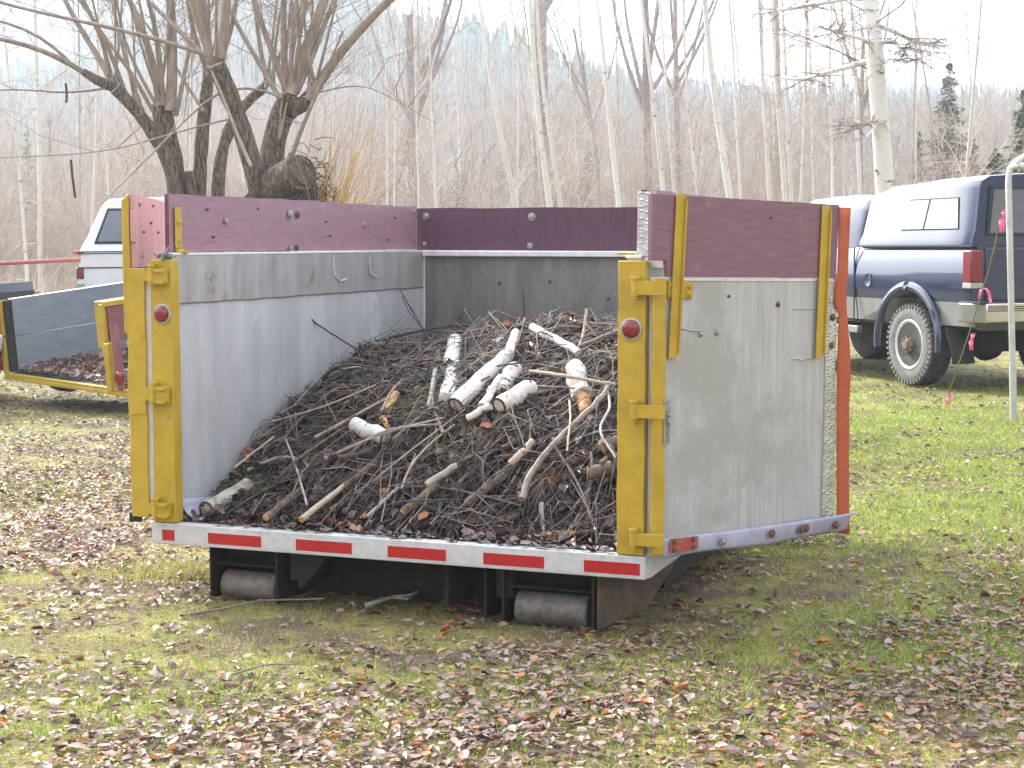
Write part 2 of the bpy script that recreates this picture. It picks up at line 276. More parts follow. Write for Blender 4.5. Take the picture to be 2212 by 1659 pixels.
def tag(o, label=None, cat=None, group=None, kind=None):
    if label: o['label'] = label
    if cat: o['category'] = cat
    if group: o['group'] = group
    if kind: o['kind'] = kind
    return o
def empty(name, loc=(0, 0, 0), rz=0, **k):
    o = bpy.data.objects.new(name, None); C.objects.link(o); o.location = loc; o.rotation_euler = (0, 0, rz); o.empty_display_size = .1
    return tag(o, **k)
def copy_tree(o, parent=None):
    c = o.copy(); C.objects.link(c); c.parent = parent
    for ch in list(o.children): copy_tree(ch, c)
    return c
def snoise(x, y, s=1.0, seed=0):
    """cheap smooth 2-D noise in -1..1"""
    r = np.random.default_rng(seed); t = 0
    for i in range(6):
        a = r.uniform(0, 2*np.pi); k = s*r.uniform(.6, 2.4); t = t+np.sin((x*np.cos(a)+y*np.sin(a))*k+r.uniform(0, 7)+.8*np.sin(k*.6*(y*np.cos(a)-x*np.sin(a))))
    return t/3.2

# picture position (in the 2212 wide picture) -> point of the place at a known distance
def ray(x, y):
    u, v = x-1106, y-829.5; c, s = math.cos(ROL), math.sin(ROL); u, v = u*c+v*s, -u*s+v*c; c, s = math.cos(PIT), math.sin(PIT)
    return np.array([u, F*c-v*s, -F*s-v*c])
def at(x, y, Y): d = ray(x, y); return np.array([0, 0, H])+d*(Y/d[1])
def gnd(x, y): d = ray(x, y); return np.array([0, 0, H])-d*(H/d[2])

# ------------------------------------------------------------------ ground
def ground():
    xs = np.concatenate([np.linspace(-600, -14, 40), np.linspace(-13.5, 13.5, 110), np.linspace(14, 600, 40)]); ys = np.concatenate([np.linspace(-30, 2.5, 14), np.linspace(2.8, 26, 95), np.linspace(27, 640, 60)])
    X, Y = np.meshgrid(xs, ys); Z = .018*snoise(X, Y, 1.1, 3)*np.clip((30-np.abs(Y-10))/20, 0, 1)*np.clip((14-np.abs(X))/8, 0, 1)-.012
    V = np.stack([X, Y, Z], -1).reshape(-1, 3); nx, ny = len(xs), len(ys); i = np.arange(ny-1)[:, None]*nx+np.arange(nx-1)[None]; Fc = np.stack([i, i+1, i+nx+1, i+nx], -1).reshape(-1, 4)
    m = mat('mossy_lawn_soil', (.12, .115, .035), (.30, .28, .07), scale=2.4, rough=.95, bump=1, bscale=60, bdist=.03, lo=.3, hi=.62, c3=(.13, .09, .06), s3=1.6, f3=.47)
    o = npmesh('ground', V, Fc, m, smooth=True); tag(o, 'mossy yellow green lawn under scattered brown leaves', 'ground', kind='structure')
ground()
def gz(x, y): return .018*snoise(x, y, 1.1, 3)*np.clip((30-np.abs(y-10))/20, 0, 1)*np.clip((14-np.abs(x))/8, 0, 1)-.012

def scatter(N, y0, y1, dens, margin=1.25, p=1.0, rg=rng):
    """random ground points inside a widened view wedge, thinned by dens(x, y)"""
    y = (rg.uniform(y0**(2-p), y1**(2-p), N))**(1/(2-p)) if p < 2 else np.exp(rg.uniform(np.log(y0), np.log(y1), N))
    x = rg.uniform(-1, 1, N)*(y*.335*margin+.5); k = rg.uniform(0, 1, N) < dens(x, y); return x[k], y[k]
# box footprint, kept free of leaves where its rollers stand: leaves still lie under it
def leafdens(x, y):
    n = snoise(x, y, 1.5, 5); n2 = snoise(x, y, 5, 9); d = .30+.28*n+.24*n2
    green = np.exp(-(((x-3.1)/1.5)**2+((y-11.5)/3.2)**2)); d = d*(1-.55*green)
    d = np.where((y > 7.4) & (x < -1.3), d+.42, d); d = np.where(y < 5.6, d+.12, d)
    return np.clip(d, .05, 1)
lx, ly = scatter(100000, 4.1, 13, leafdens)
lx2, ly2 = scatter(50000, 13, 34, leafdens, 1.1)
lx = np.concatenate([lx, lx2]); ly = np.concatenate([ly, ly2])
lz = gz(lx, ly)+.010+rng.uniform(0, .016, len(lx))
lr = rng.uniform(0, 1, len(lx))**1.0; lr = np.clip(lr*.98, 0, 1); redder = (lx < -1.3) & (ly > 6.5) & (rng.uniform(0, 1, len(lx)) < .18); lr[redder] = rng.uniform(.7, .95, redder.sum())
V, Fc, rn = leaves(np.stack([lx, ly, lz], 1), (.014+.042*rng.beta(1.4, 2.4, len(lx)))*np.where(ly > 13, 1.25, 1), tilt=.20, curl=.15, rnd=lr)
o = npmesh('fallen_leaves', V, Fc, 'leaf', rnd=rn, smooth=True); tag(o, 'brown, lilac and rust coloured fallen leaves all over the lawn', 'leaves', kind='stuff')

def blades(name, x, y, h, wd, material, label, lean=.5):
    N = len(x); z = gz(x, y)-.004; a = rng.uniform(0, 2*np.pi, N); ln = rng.normal(0, lean, (N, 2)); h = rng.uniform(.5, 1, N)*h
    s = np.stack([np.cos(a), np.sin(a)], 1)*wd*rng.uniform(.6, 1.2, (N, 1)); P = np.stack([x, y, z], 1); V = np.zeros((N, 5, 3))
    V[:, 0] = P; V[:, 0, :2] -= s; V[:, 1] = P; V[:, 1, :2] += s; mid = P.copy(); mid[:, :2] += ln*h[:, None]*.35; mid[:, 2] += h*.6
    V[:, 2] = mid; V[:, 2, :2] -= s*.7; V[:, 3] = mid; V[:, 3, :2] += s*.7; V[:, 4] = P; V[:, 4, :2] += ln*h[:, None]; V[:, 4, 2] += h*.95
    b = (np.arange(N)*5)[:, None]; Fc = np.concatenate([b+np.array([[0, 1, 3]]), b+np.array([[0, 3, 2]]), b+np.array([[2, 3, 4]])], 0)
    o = npmesh(name, V.reshape(-1, 3), Fc, material, rnd=np.repeat(rng.uniform(0, 1, N), 5)); return tag(o, label, 'grass', kind='stuff')
def gd(x, y): return np.clip(.62+.5*snoise(x, y, 2.1, 21)+.2*snoise(x, y, 7, 22), .03, 1)
gx, gy = scatter(230000, 4.1, 13, gd); blades('grass', gx, gy, .022, .0016, 'grass', 'short mossy yellow green grass between the fallen leaves')
def gd2(x, y): return np.clip(1.5*np.exp(-(((x-3.3)/1.9)**2+((y-11.8)/4.6)**2))+.9*np.exp(-(((x-1.9)/.9)**2+((y-6.3)/1.0)**2))+.35*(snoise(x, y, 1.6, 31)-.15)+.3*np.exp(-(((x+1.1)/.5)**2+((y-5.1)/.4)**2)), 0, 1)
gx, gy = scatter(420000, 4.3, 22, gd2, 1.15); blades('grass', gx, gy, .042, .0030, 'greengrass', 'fresh green grass growing beside the box and in front of the blue truck', .7)
N = 90000; fx, fy = scatter(N, 4.1, 14, lambda x, y: np.clip(.6+.4*snoise(x, y, 2.5, 77), .1, 1)); z = gz(fx, fy)+.004+rng.uniform(0, .012, len(fx)); p0 = np.stack([fx, fy, z], 1); a = rng.uniform(0, 6.28, len(fx)); l = rng.uniform(.008, .035, len(fx)); p1 = p0+np.stack([np.cos(a)*l, np.sin(a)*l, rng.normal(0, .003, len(fx))], 1)
V, Fc = twigs(p0, p1, rng.uniform(.0006, .0016, len(fx)), .15); M['thatch'] = rampmat('dead_thatch', [(0, (.07, .04, .03)), (.5, (.22, .15, .10)), (1, (.46, .36, .22))], rough=.8)
o = npmesh('thatch', V, Fc, 'thatch', rnd=np.repeat(rng.uniform(0, 1, len(fx)), 9)); tag(o, 'dead brown grass stems and leaf stalks in the moss of the lawn', 'thatch', kind='stuff')
# a rough tuft of dead yellow grass beside the left roller
tx = rng.normal(-1.55, .16, 900); ty = rng.normal(7.35, .14, 900); blades('grass_tuft', tx, ty, .09, .002, 'grass', 'rough tuft of yellow grass beside the left roller', .7)

# ------------------------------------------------------------------ dump box (body frame: X right along the rear sill, Y forward into the box, Z up)
YAW, TXY, TYX = -.3518, -.0007, -.0101
ex = np.array([math.cos(YAW), math.sin(YAW), TYX]); ey = np.array([-math.sin(YAW), math.cos(YAW), TXY]); ex /= np.linalg.norm(ex); ey -= ex*ex.dot(ey); ey /= np.linalg.norm(ey); ez = np.cross(ex, ey)
RB = np.stack([ex, ey, ez], 1); OB = np.array([-1.5321, 6.7959, 0.])
MBODY = Matrix([[*RB[i], OB[i]] for i in range(3)]+[[0, 0, 0, 1]])
box = empty('dump_box'); box.matrix_world = MBODY
tag(box, 'open dump box with grey metal sides, plum boards and yellow corner posts, full of brush', 'dump box')
def bh(x, y, ax, val):
    d = RB.T@ray(x, y); o = RB.T@(np.array([0, 0, H])-OB); return o+d*((val-o[ax])/d[ax])
W, L, ZF, ZW = 2.15, 2.78, .345, 1.47
def bolt(o, ax, r=.009, name='bolt', m='galv', par=None):
    b = MB(); b.lathe(o, ax, [(r*1.7, 0), (r*1.7, .0025), (r, .003), (r*.95, .008), (r*.5, .010)], 10); return b.build(name, m, par)
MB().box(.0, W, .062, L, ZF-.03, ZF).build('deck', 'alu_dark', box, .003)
sill = MB().box(-.002, W+.01, -.002, .06, .257, ZF+.001).build('rear_sill', 'white', box, .004)
for a, b in ((.051, .111), (.272, .522), (.683, .936), (1.094, 1.347), (1.505, 1.757), (1.918, 2.14)):
    MB().box(a, b, -.0042, -.002, .273, .319).build('reflective_strip', 'redtape', sill)
MB().box(-.0, W+.008, -.0032, -.002, .268, .325).build('tape_backing', 'whitetape', sill)
# side rail of the deck
MB().box(W-.03, W+.01, .062, L, .25, ZF-.002).build('side_rail', 'white', box, .003)
MB().box(-.002, .04, .062, L, .25, ZF-.002).build('side_rail', 'white', box, .003)
# walls
def wavy_wall(x0, x1, y0, y1, z0, z1, axis, m, name, seams=()):
    """sheet wall with shallow dents; the thin axis is 'axis'"""
    b = MB(); nu, nv = 34, 20; g = []
    lo, hi = ((x0, x1) if axis == 0 else (y0, y1)); u0, u1 = ((y0, y1) if axis == 0 else (x0, x1))
    for side, base in ((0, lo), (1, hi)):
        V = []
        for i in range(nu+1):
            for j in range(nv+1):
                u = u0+(u1-u0)*i/nu; z = z0+(z1-z0)*j/nv; d = 0 if side != (1 if axis == 0 and x0 < 1 else 0) else .0016*float(snoise(u*3, z*3, 1.1, 40+axis))
                V.append((base+d, u, z) if axis == 0 else (u, base+d, z))
        fs = [(i*(nv+1)+j, (i+1)*(nv+1)+j, (i+1)*(nv+1)+j+1, i*(nv+1)+j+1) for i in range(nu) for j in range(nv)]
        b.add(V, fs)
    n = (nu+1)*(nv+1); ring = [i*(nv+1) for i in range(nu+1)]+[nu*(nv+1)+j for j in range(1, nv+1)]+[i*(nv+1)+nv for i in range(nu-1, -1, -1)]+[j for j in range(nv-1, 0, -1)]
    b.f += [(ring[i], ring[(i+1) % len(ring)], ring[(i+1) % len(ring)]+n, ring[i]+n) for i in range(len(ring))]; b.m += [0]*len(ring)
    return b.build(name, m, box, 0, 40)
lw = wavy_wall(.03, .085, .06, L, ZF, ZW, 0, 'alu', 'side_wall')
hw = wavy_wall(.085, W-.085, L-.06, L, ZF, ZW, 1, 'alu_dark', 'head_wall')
rw = wavy_wall(W-.085, W-.03, .06, L, ZF, ZW, 0, 'alu', 'side_wall')
# upper lapped sheet on the left wall with its riveted seam
b = MB(); b.obox((.0855, .075, 1.268), (.004, 0, 0), (0, L-.15, .003), (0, 0, ZW-1.268)); b.build('lap_sheet', 'alu_lap', lw, .001)
b = MB(); pts = [(.091, .08+(L-.16)*t, 1.268+.0012*math.sin(t*47)+.001*math.sin(t*17)+.003*t) for t in np.linspace(0, 1, 90)]; b.tube(pts, .0024, 5); b.build('seam', 'rust', lw)
for yy in (1.55, 1.97):                                          # pale welded patches hanging from the wall top
    b = MB(); b.prism([(.0905, yy, ZW-.01), (.0905, yy, 1.36), (.0905, yy+.07, 1.33), (.0905, yy+.15, 1.34), (.0905, yy+.15, ZW-.01)], (.003, 0, 0)); b.build('patch', 'alu_lap', lw)
b = MB(); pts = [(.094, 1.55, ZW-.02), (.094, 1.552, 1.40), (.094, 1.57, 1.355), (.094, 1.62, 1.33), (.094, 1.70, 1.34)]; b.tube(pts, .004, 5); b.build('weld_bead', 'alu_edge', lw); b = MB()
pts = [(.094, 1.97, ZW-.02), (.094, 1.975, 1.40), (.094, 2.0, 1.36), (.094, 2.08, 1.335)]; b.tube(pts, .004, 5); b.build('weld_bead', 'alu_edge', lw)
b = MB(); b.tube([(.090, L-.063, z) for z in np.linspace(ZF, ZW, 12)], .007, 6); b.build('corner_weld', 'alu', lw)
b = MB(); b.box(.028, .092, .05, L, ZW, ZW+.012); b.build('wall_cap', 'alu_edge', lw, .003)
b = MB(); b.box(.093, W-.093, L-.10, L, ZW-.022, ZW+.010); b.build('wall_cap', 'alu_edge', hw, .004)
b = MB(); b.box(W-.092, W-.028, .05, L, ZW, ZW+.012); b.build('wall_cap', 'alu_edge', rw, .003)
for X, Z in ((.55, 1.30), (.85, 1.31), (1.02, 1.0), (1.19, 1.22), (.31, 1.10)): bolt((X, L-.0605, Z), (0, -1, 0), .006, 'rivet', 'darkgalv', hw)
# rubber floor flap curled up at the left front corner
b = MB(); V = []
for i in range(13):
    for j in range(7):
        t = i/12; q = j/6; V.append((.09+.10*q**1.6*(1-.3*t), .08+.42*t, ZF+.008+.085*(1-q)**2*(1-.55*t)))
b.add(V, [(i*7+j, (i+1)*7+j, (i+1)*7+j+1, i*7+j+1) for i in range(12) for j in range(6)]); o = b.build('curled_flap', 'lavender', lw); o.modifiers.new('s', 'SOLIDIFY').thickness = .004

# plum boards
def board(par, o, a, b_, th, m='purple', name='plywood_board', segs=10, wav=.004, label=None):
    """board from corner o, along a, up b_, thickness vector th; a slightly warped sheet"""
    o, a, b_, th = map(lambda q: np.array(q, float), (o, a, b_, th)); mb = MB(); V = []; tn = th/np.linalg.norm(th)
    for s in (0, 1):
        for i in range(segs+1):
            for j in (0, 1): V.append(o+a*i/segs+b_*j+th*s+tn*wav*math.sin(i*.9+o[1])+np.array([0, 0, .0025*math.sin(i*2.1)*j]))
    n = 2*(segs+1)
    fs = [(2*i, 2*i+2, 2*i+3, 2*i+1) for i in range(segs)]+[(n+2*i+1, n+2*i+3, n+2*i+2, n+2*i) for i in range(segs)]
    mb.add(V, fs, 0); n0 = len(mb.f)
    es = [(2*i+1, 2*i+3, n+2*i+3, n+2*i+1) for i in range(segs)]+[(n+2*i, n+2*i+2, 2*i+2, 2*i) for i in range(segs)]+[(0, 1, n+1, n), (2*segs+1, 2*segs, n+2*segs, n+2*segs+1)]
    mb.f += es; mb.m += [1]*len(es)
    return mb.build(name, [m, 'plyedge'], par, 0, 40, label)
bl1 = board(box, (.048, .095, ZW+.014), (0, 1.40, .004), (0, 0, .245), (-.020, 0, 0), 'purple_lit', name='side_board')
bl2 = board(box, (.048, 1.497, ZW+.018), (0, 1.20, .0), (0, 0, .240), (-.020, 0, 0), 'purple_lit', name='side_board')
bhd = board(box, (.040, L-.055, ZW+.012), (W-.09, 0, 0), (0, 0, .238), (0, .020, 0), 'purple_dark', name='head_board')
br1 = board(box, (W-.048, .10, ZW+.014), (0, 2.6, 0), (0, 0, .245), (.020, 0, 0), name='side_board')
for y, z, r, m in ((.56, 1.62, .010, 'galv'), (1.17, 1.66, .015, 'galv'), (1.25, 1.66, .011, 'rust'), (1.17, 1.50, .010, 'galv'), (1.24, 1.50, .010, 'darkgalv'), (2.0, 1.62, .012, 'galv'), (2.66, 1.70, .009, 'galv'), (2.66, 1.55, .008, 'galv'), (.40, 1.67, .004, 'darkgalv'), (.85, 1.68, .004, 'darkgalv'), (.45, 1.55, .004, 'darkgalv'), (1.55, 1.63, .004, 'darkgalv'), (1.6, 1.56, .004, 'darkgalv'), (2.4, 1.66, .004, 'darkgalv'), (2.3, 1.54, .004, 'darkgalv')):
    bolt((.0485+.002, y, z), (1, 0, 0), r, 'bolt' if r > .006 else 'screw', m, bl1 if y < 1.49 else bl2)
for x, z, r in ((.10, 1.675, .013), (.09, 1.52, .008), (.74, 1.67, .014), (.73, 1.51, .010), (1.25, 1.67, .004), (.55, 1.62, .004)):
    bolt((x, L-.0565, z), (0, -1, 0), r, 'bolt', 'galv' if r > .006 else 'darkgalv', bhd)
# yellow angle brackets holding the front ends of the boards
b = MB(); b.obox((.052, .13, ZW+.03), (.006, 0, 0), (0, .05, 0), (0, 0, .175)); b.obox((.058, .125, ZW+.012), (.075, 0, 0), (0, .045, 0), (0, 0, .008)); b.tube([(.062, .13, ZW+.02), (.06, .18, ZW+.02)], .009, 8)
k = b.build('bracket', 'yellow', box, .002)
for z in (1.53, 1.61): bolt((.058, .155, z), (1, 0, 0), .008, 'bolt', 'yellow', k)
b = MB(); b.obox((W-.062, .11, ZW+.03), (.007, 0, 0), (0, .06, 0), (0, 0, .20)); b.obox((W-.14, .10, ZW+.014), (.085, 0, 0), (0, .05, 0), (0, 0, .008))
k = b.build('bracket', 'yellow', box, .002)
for z in (1.53, 1.60, 1.67): bolt((W-.062, .14, z), (-1, 0, 0), .009, 'bolt', 'yellow', k)
# diamond plate end cap and ledge of the right wall
MB().obox((W-.062, .088, ZW-.28), (.048, 0, 0), (0, .008, 0), (.006, 0, .53)).build('end_plate', 'diamond', rw, .001)
MB().obox((W-.012, .10, ZW+.016), (.012, 0, 0), (0, .05, 0), (0, 0, .238)).build('board_edge', 'pink', rw, .001)
MB().box(W-.028, W+.052, .07, .5, ZW-.035, ZW+.002).build('top_ledge', 'alu_edge', rw, .002)
MB().box(W+.003, W+.062, .045, .058, .36, 1.40).build('edge_strip', 'carwhite', rw, .001)
# corner posts with lamps and hinge knuckles
def post(x0, x1, z1):
    b = MB(); N = 14
    V = []
    for i in range(N+1):
        z = ZF+.004+(z1-ZF-.004)*i/N; w_ = .0018*math.sin(i*1.7)
        V += [(x0+w_, .0, z), (x1+w_, .001, z), (x1+w_, .062, z), (x0+w_, .062, z)]
    fs = [(4*i+j, 4*i+(j+1) % 4, 4*i+4+(j+1) % 4, 4*i+4+j) for i in range(N) for j in range(4)]+[(3, 2, 1, 0), (4*N, 4*N+1, 4*N+2, 4*N+3)]
    b.add(V, fs); return b.build('corner_post', 'yellow', box, .004)
pl = post(.012, .115, 1.455); pr = post(2.045, W+.002, 1.462)
def lamp(x, z, par):
    b = MB(); b.lathe((x, -.0005, z), (0, -1, 0), [(.043, 0), (.043, .006), (.036, .010), (.034, .008)], 32); l = b.build('lamp', 'lampring', par)
    b = MB(); b.lathe((x, -.008, z), (0, -1, 0), [(.034, 0), (.033, .006), (.026, .012), (.012, .015), (.002, .016)], 32); b.build('lens', 'redlens', l)
lamp(.069, 1.229, pl); lamp(2.098, 1.207, pr)
def hinge(x, z0, z1, sgn, par, y=-.024, arm=None):
    """barrel hinge; sgn -1: barrel left of the leaf, +1: arm reaches right"""
    b = MB(); zm = (z0+z1)/2; h = (z1-z0)
    b.cyl((x, y, z0+.012), (x, y, z1-.012), .0145, 14); b.cyl((x, y, z1-.012), (x, y, z1), .0175, 12); b.cyl((x, y, z0), (x, y, z0+.010), .011, 12); b.cyl((x, y, z0-.012), (x, y, z0), .006, 8)
    for q in (.35, .68): b.cyl((x, y, z0+h*q-.001), (x, y, z0+h*q+.001), .0155, 14)
    if sgn < 0:
        b.obox((x+.006, y-.006, z0+.015), (.062, 0, 0), (0, .006, 0), (0, 0, h-.035)); b.obox((x+.055, y-.004, z0+.012), (.012, 0, 0), (0, .022, 0), (0, 0, h-.03)); b.obox((x+.02, y-.02, z0+.01), (.045, 0, 0), (0, .012, 0), (0, 0, .012)); b.obox((x+.02, y-.02, z1-.035), (.045, 0, 0), (0, .012, 0), (0, 0, .012))
        b.obox((x-.045, y-.002, z0+.02), (.042, 0, 0), (0, .006, 0), (0, 0, h-.045))
    else:
        b.obox((x+.004, y-.008, z0+.018), (arm, 0, 0), (0, .012, 0), (0, 0, h-.035)); b.obox((x-.008, y+.004, z0+.014), (.016, 0, 0), (0, .02, 0), (0, 0, h-.03))
    return b.build('hinge', 'yellow', par, .002)
for z0, z1 in ((1.345, 1.437), (.846, .947), (.365, .457)): hinge(.034, z0, z1, -1, pl)
for z0, z1 in ((1.318, 1.405), (.858, .943), (.374, .457)): hinge(2.118, z0, z1, 1, pr, arm=.115)
# crumpled cap on the left post
b = MB(); 
for i in range(26): p = np.array([rng.uniform(.02, .10), rng.uniform(.0, .05), 1.457+rng.uniform(0, .022)]); b.tube([p, p+rng.normal(0, .014, 3)], [.009, .004], 5)
b.build('weld_lump', 'alu_dark', pl)
MB().box(-.013, .0115, .004, .03, .37, 1.41).build('edge_strip', 'whitetape', lw, .001)

# right door: local s along the door, n out of the side we see, z up
aD = .6586-YAW; h0 = np.array([2.216, .05, 0]); dD = np.array([math.cos(aD), math.sin(aD), -.0208]); nD = np.array([math.sin(aD), -math.cos(aD), 0])
def D(s, n, z): return h0+dD*s+nD*n+np.array([0, 0, z])
def dquad(mb, pts, n0, n1, mi=0): mb.prism([D(s, n0, z) for s, z in pts], nD*(n1-n0), mi); return mb
def wob(z): return .0025*math.sin(z*23)+.0015*math.sin(z*51)
door = dquad(MB(), [(-.002, .40), (.95, .405), (.945, 1.398), (.0, 1.392)], -.03, 0).build('door', 'alu_door', box, .002, label='right door swung wide open, grey sheet metal')
b = MB(); zz = np.linspace(.352, 1.398, 16); pts = [(-.088+.01*(1-(z-.35))-.006+wob(z), z) for z in zz][::1]
dquad(b, [(-.070+wob(z), z) for z in zz]+[(-.006+wob(z+.3), z) for z in zz[::-1]], -.001, .012); b.build('door_tube', 'yellow', door, .004)
b = MB(); dquad(b, [(-.002, 1.388), (.93, 1.392), (.93, 1.404), (-.002, 1.400)], -.034, .004); b.build('top_edge', 'alu_edge', door, .001)
b = MB(); dquad(b, [(.892+.003*math.sin(z*9), z) for z in np.linspace(.408, 1.345, 12)]+[(.962-.012*(z-.4)+.0035*math.sin(z*17), z) for z in np.linspace(1.345, .408, 12)], .0005, .005); b.build('diamond_strip', 'diamond', door)
b = MB(); b.tube([D(.890+.003*math.sin(z*9), .003, z) for z in np.linspace(.41, 1.34, 40)], .0035, 5); b.build('weld_bead', 'lampring', door)
# board with its stepped corner
b = MB(); P = [(-.082, 1.462), (-.006, 1.462), (.003, 1.402), (.938, 1.406), (.953, 1.704), (-.083, 1.708)]
dquad(b, P, -.012, .010); o = b.build('plywood_board', 'purple', door, .001)
bolt(D(.55, .010, 1.64), nD, .004, 'screw', 'darkgalv', door)
# straps (leaning), bent over at both ends
def strap(st, sb, zt, zb):
    b = MB(); w_ = .047
    f = lambda z: st+(sb-st)*(zt-z)/(zt-zb)
    b.prism([D(f(zt), .014, zt), D(f(zt)+w_, .014, zt+.002), D(f(zb)+w_, .014, zb+.012), D(f(zb)+w_*.7, .014, zb), D(f(zb), .014, zb)], nD*.006)
    e = [(f(zt), zt), (f(zb), zb)]
    b.prism([D(e[0][0]+w_-.006, .0205, zt-.012), D(e[0][0]+w_, .0205, zt-.030), D(e[1][0]+w_, .0205, zb+.035), D(e[1][0]+w_-.006, .0205, zb+.012)], nD*.010)
    return b.build('strap', 'yellow', door, .0015)
s1 = strap(.034, .001, 1.712, 1.098); s2 = strap(.840, .816, 1.696, 1.081)
b = MB(); dquad(b, [(.003, 1.322), (.130, 1.320), (.132, 1.384), (.003, 1.388)], .001, .011); pk = b.build('strap_plate', 'yellow', door, .002)
for s, z in ((.018, 1.368), (.018, 1.337), (.11, 1.365), (.11, 1.335)): bolt(D(s, .011, z), nD, .006, 'bolt', 'yellow', pk)
b = MB(); dquad(b, [(-.022, .775), (.014, .775), (.016, .945), (-.016, .945)], .013, .018); dquad(b, [(-.004, .80), (.012, .80), (.012, .90), (-.004, .90)], .018, .022); la = b.build('latch_plate', 'galv', door, .001)
for z in (.885, .855): bolt(D(.004, .0185, z), nD, .007, 'bolt', 'galv', la)
for s, z, r, m in ((.607, 1.299, .007, 'rust'), (.182, 1.186, .008, 'galv'), (.269, 1.19, .008, 'galv'), (.93, 1.245, .010, 'rust'), (.925, 1.13, .009, 'rust'), (.33, 1.33, .004, 'rust')):
    bolt(D(s, .004 if s > .9 else .0005, z), nD, r, 'bolt', m, door)
b = MB(); b.tube([D(s, .003, 1.205+.006*math.sin(s*30)) for s in np.linspace(.06, .19, 12)], .0035, 5); b.build('weld_scar', 'alu_door', door); b = MB(); b.tube([D(s, .003, 1.28) for s in np.linspace(.69, .83, 8)], .0022, 5); b.build('weld_scar', 'alu_door', door); b = MB(); b.tube([D(s, .003, 1.078+.003*math.sin(s*90)) for s in np.linspace(.69, .82, 18)], .003, 5)
b.build('weld_scar', 'alu_door', door)
# lower lavender flap, flaring out at the far end
b = MB(); V = []; NI, NJ = 24, 6
for i in range(NI+1):
    for j in range(NJ+1):
        s = -.008+1.055*i/NI if j == 0 else -.008+(1.03)*i/NI; t = i/NI; q = j/NJ; z = (.412+.022*t**3)*(1-q)+(.338+.012*t+.005*math.sin(t*9))*q
        V.append(D(s, .006+.036*(1-q)*t**3+.004*math.sin(q*3), z))
b.add(V, [(i*(NJ+1)+j, (i+1)*(NJ+1)+j, (i+1)*(NJ+1)+j+1, i*(NJ+1)+j+1) for i in range(NI) for j in range(NJ)]); fl = b.build('bottom_flap', 'lavender', door, 0, 60); fl.modifiers.new('s', 'SOLIDIFY').thickness = .005
for s, z, m in ((.289, .378, 'galv'), (.562, .385, 'rust'), (.73, .387, 'rust'), (.76, .39, 'rust'), (.94, .388, 'rust')): bolt(D(s, .025+.01*s, z), nD, .011, 'bolt', m, fl)
b = MB(); dquad(b, [(.008, .358), (.155, .362), (.157, .412), (.008, .414)], .026, .030); rp = b.build('red_plate', 'redpaint', fl, .001)
for s, z in ((.03, .40), (.03, .372), (.128, .402), (.128, .372)): bolt(D(s, .030, z), nD, .007, 'bolt', 'rust', rp)
# orange rubber edge flap with its wavy outline
inner = [(.948, 1.694), (.944, 1.42), (.930, 1.30), (.962, 1.27), (.96, .9), (.975, .42), (.985, .345)]
outer = [(1.045, .345), (1.042, .50), (1.03, .75), (1.018, .90), (1.025, 1.0), (1.018, 1.13), (1.0, 1.30), (1.0, 1.69)]
b = MB(); NZ = 34; V = []
zi = [p[1] for p in inner][::-1]; si = [p[0] for p in inner][::-1]; zo = [p[1] for p in outer]; s_o = [p[0] for p in outer]
for i in range(NZ+1):
    z = .345+(1.694-.345)*i/NZ; a0 = np.interp(z, zi, si); a1 = np.interp(z, zo, s_o)
    for q in (0, .33, .66, 1): V.append(D(a0+(a1-a0)*q, (.0115 if z > 1.40 else .0065)+.004*q+.006*(1+math.sin(z*7.5+.6))*q, z))
b.add(V, [(i*4+j, (i+1)*4+j, (i+1)*4+j+1, i*4+j+1) for i in range(NZ) for j in range(3)]); o = b.build('edge_flap', 'orange', door, 0, 60); o.modifiers.new('s', 'SOLIDIFY').thickness = .005

# left door: swung right round beside the left wall
dirL = RB.T@np.array([-.01, 1, 0]); dirL[2] = 0; dirL /= np.linalg.norm(dirL); nL = np.array([dirL[1], -dirL[0], 0])
h1 = np.array([-.105, .0, 0])
def DL(s, n, z): return h1+dirL*s+nL*n+np.array([0, 0, z])
ld = MB(); ld.prism([DL(.02, .03, .40), DL(1.0, .03, .40), DL(1.0, .03, 1.40), DL(.02, .03, 1.40)], -nL*.03); ldo = ld.build('door', 'alu_door', box, .002, label='left door folded back beside the wall')
b = MB(); zs = np.linspace(.366, 1.418, 22); V = []
for z in zs:
    k = .003*math.sin(z*19)+(.004 if z < .80 else 0)
    V += [(-.102+k-.006*(1.4-z)*0, -.006+k*.3, z), (-.012+k*.6, -.010, z), (-.012+k*.6, .05, z), (-.09+k, .05, z)]
n = len(zs); b.add(V, [(4*i+j, 4*i+(j+1) % 4, 4*i+4+(j+1) % 4, 4*i+4+j) for i in range(n-1) for j in range(4)]+[(3, 2, 1, 0), (4*n-4, 4*n-3, 4*n-2, 4*n-1)]); b.build('door_tube', 'yellow', ldo, .003)
b = MB(); b.prism([(-.1, -.0115, .80), (-.012, -.0135, .81), (-.012, -.0135, .815), (-.1, -.0115, .805)], (0, .004, 0)); b.build('weld_scar', 'yellow', ldo)
b = MB(); pp = [(.012, 1.421), (.96, 1.42), (.97, 1.70), (.004, 1.728), (.006, 1.66), (-.006, 1.655), (-.004, 1.53), (.012, 1.525)]
b.prism([DL(s, .042, z) for s, z in pp], -nL*.02); lb = b.build('plywood_board', 'pink', ldo, .001, label='faded pink board of the left door')
bolt(DL(.09, .042, 1.69), nL, .011, 'bolt', 'galv', lb); bolt(DL(.12, .042, 1.47), nL, .008, 'bolt', 'galv', lb)
for s, z in ((.35, 1.685), (.30, 1.61), (.45, 1.57), (.15, 1.57)): bolt(DL(s, .042, z), nL, .004, 'screw', 'darkgalv', lb)
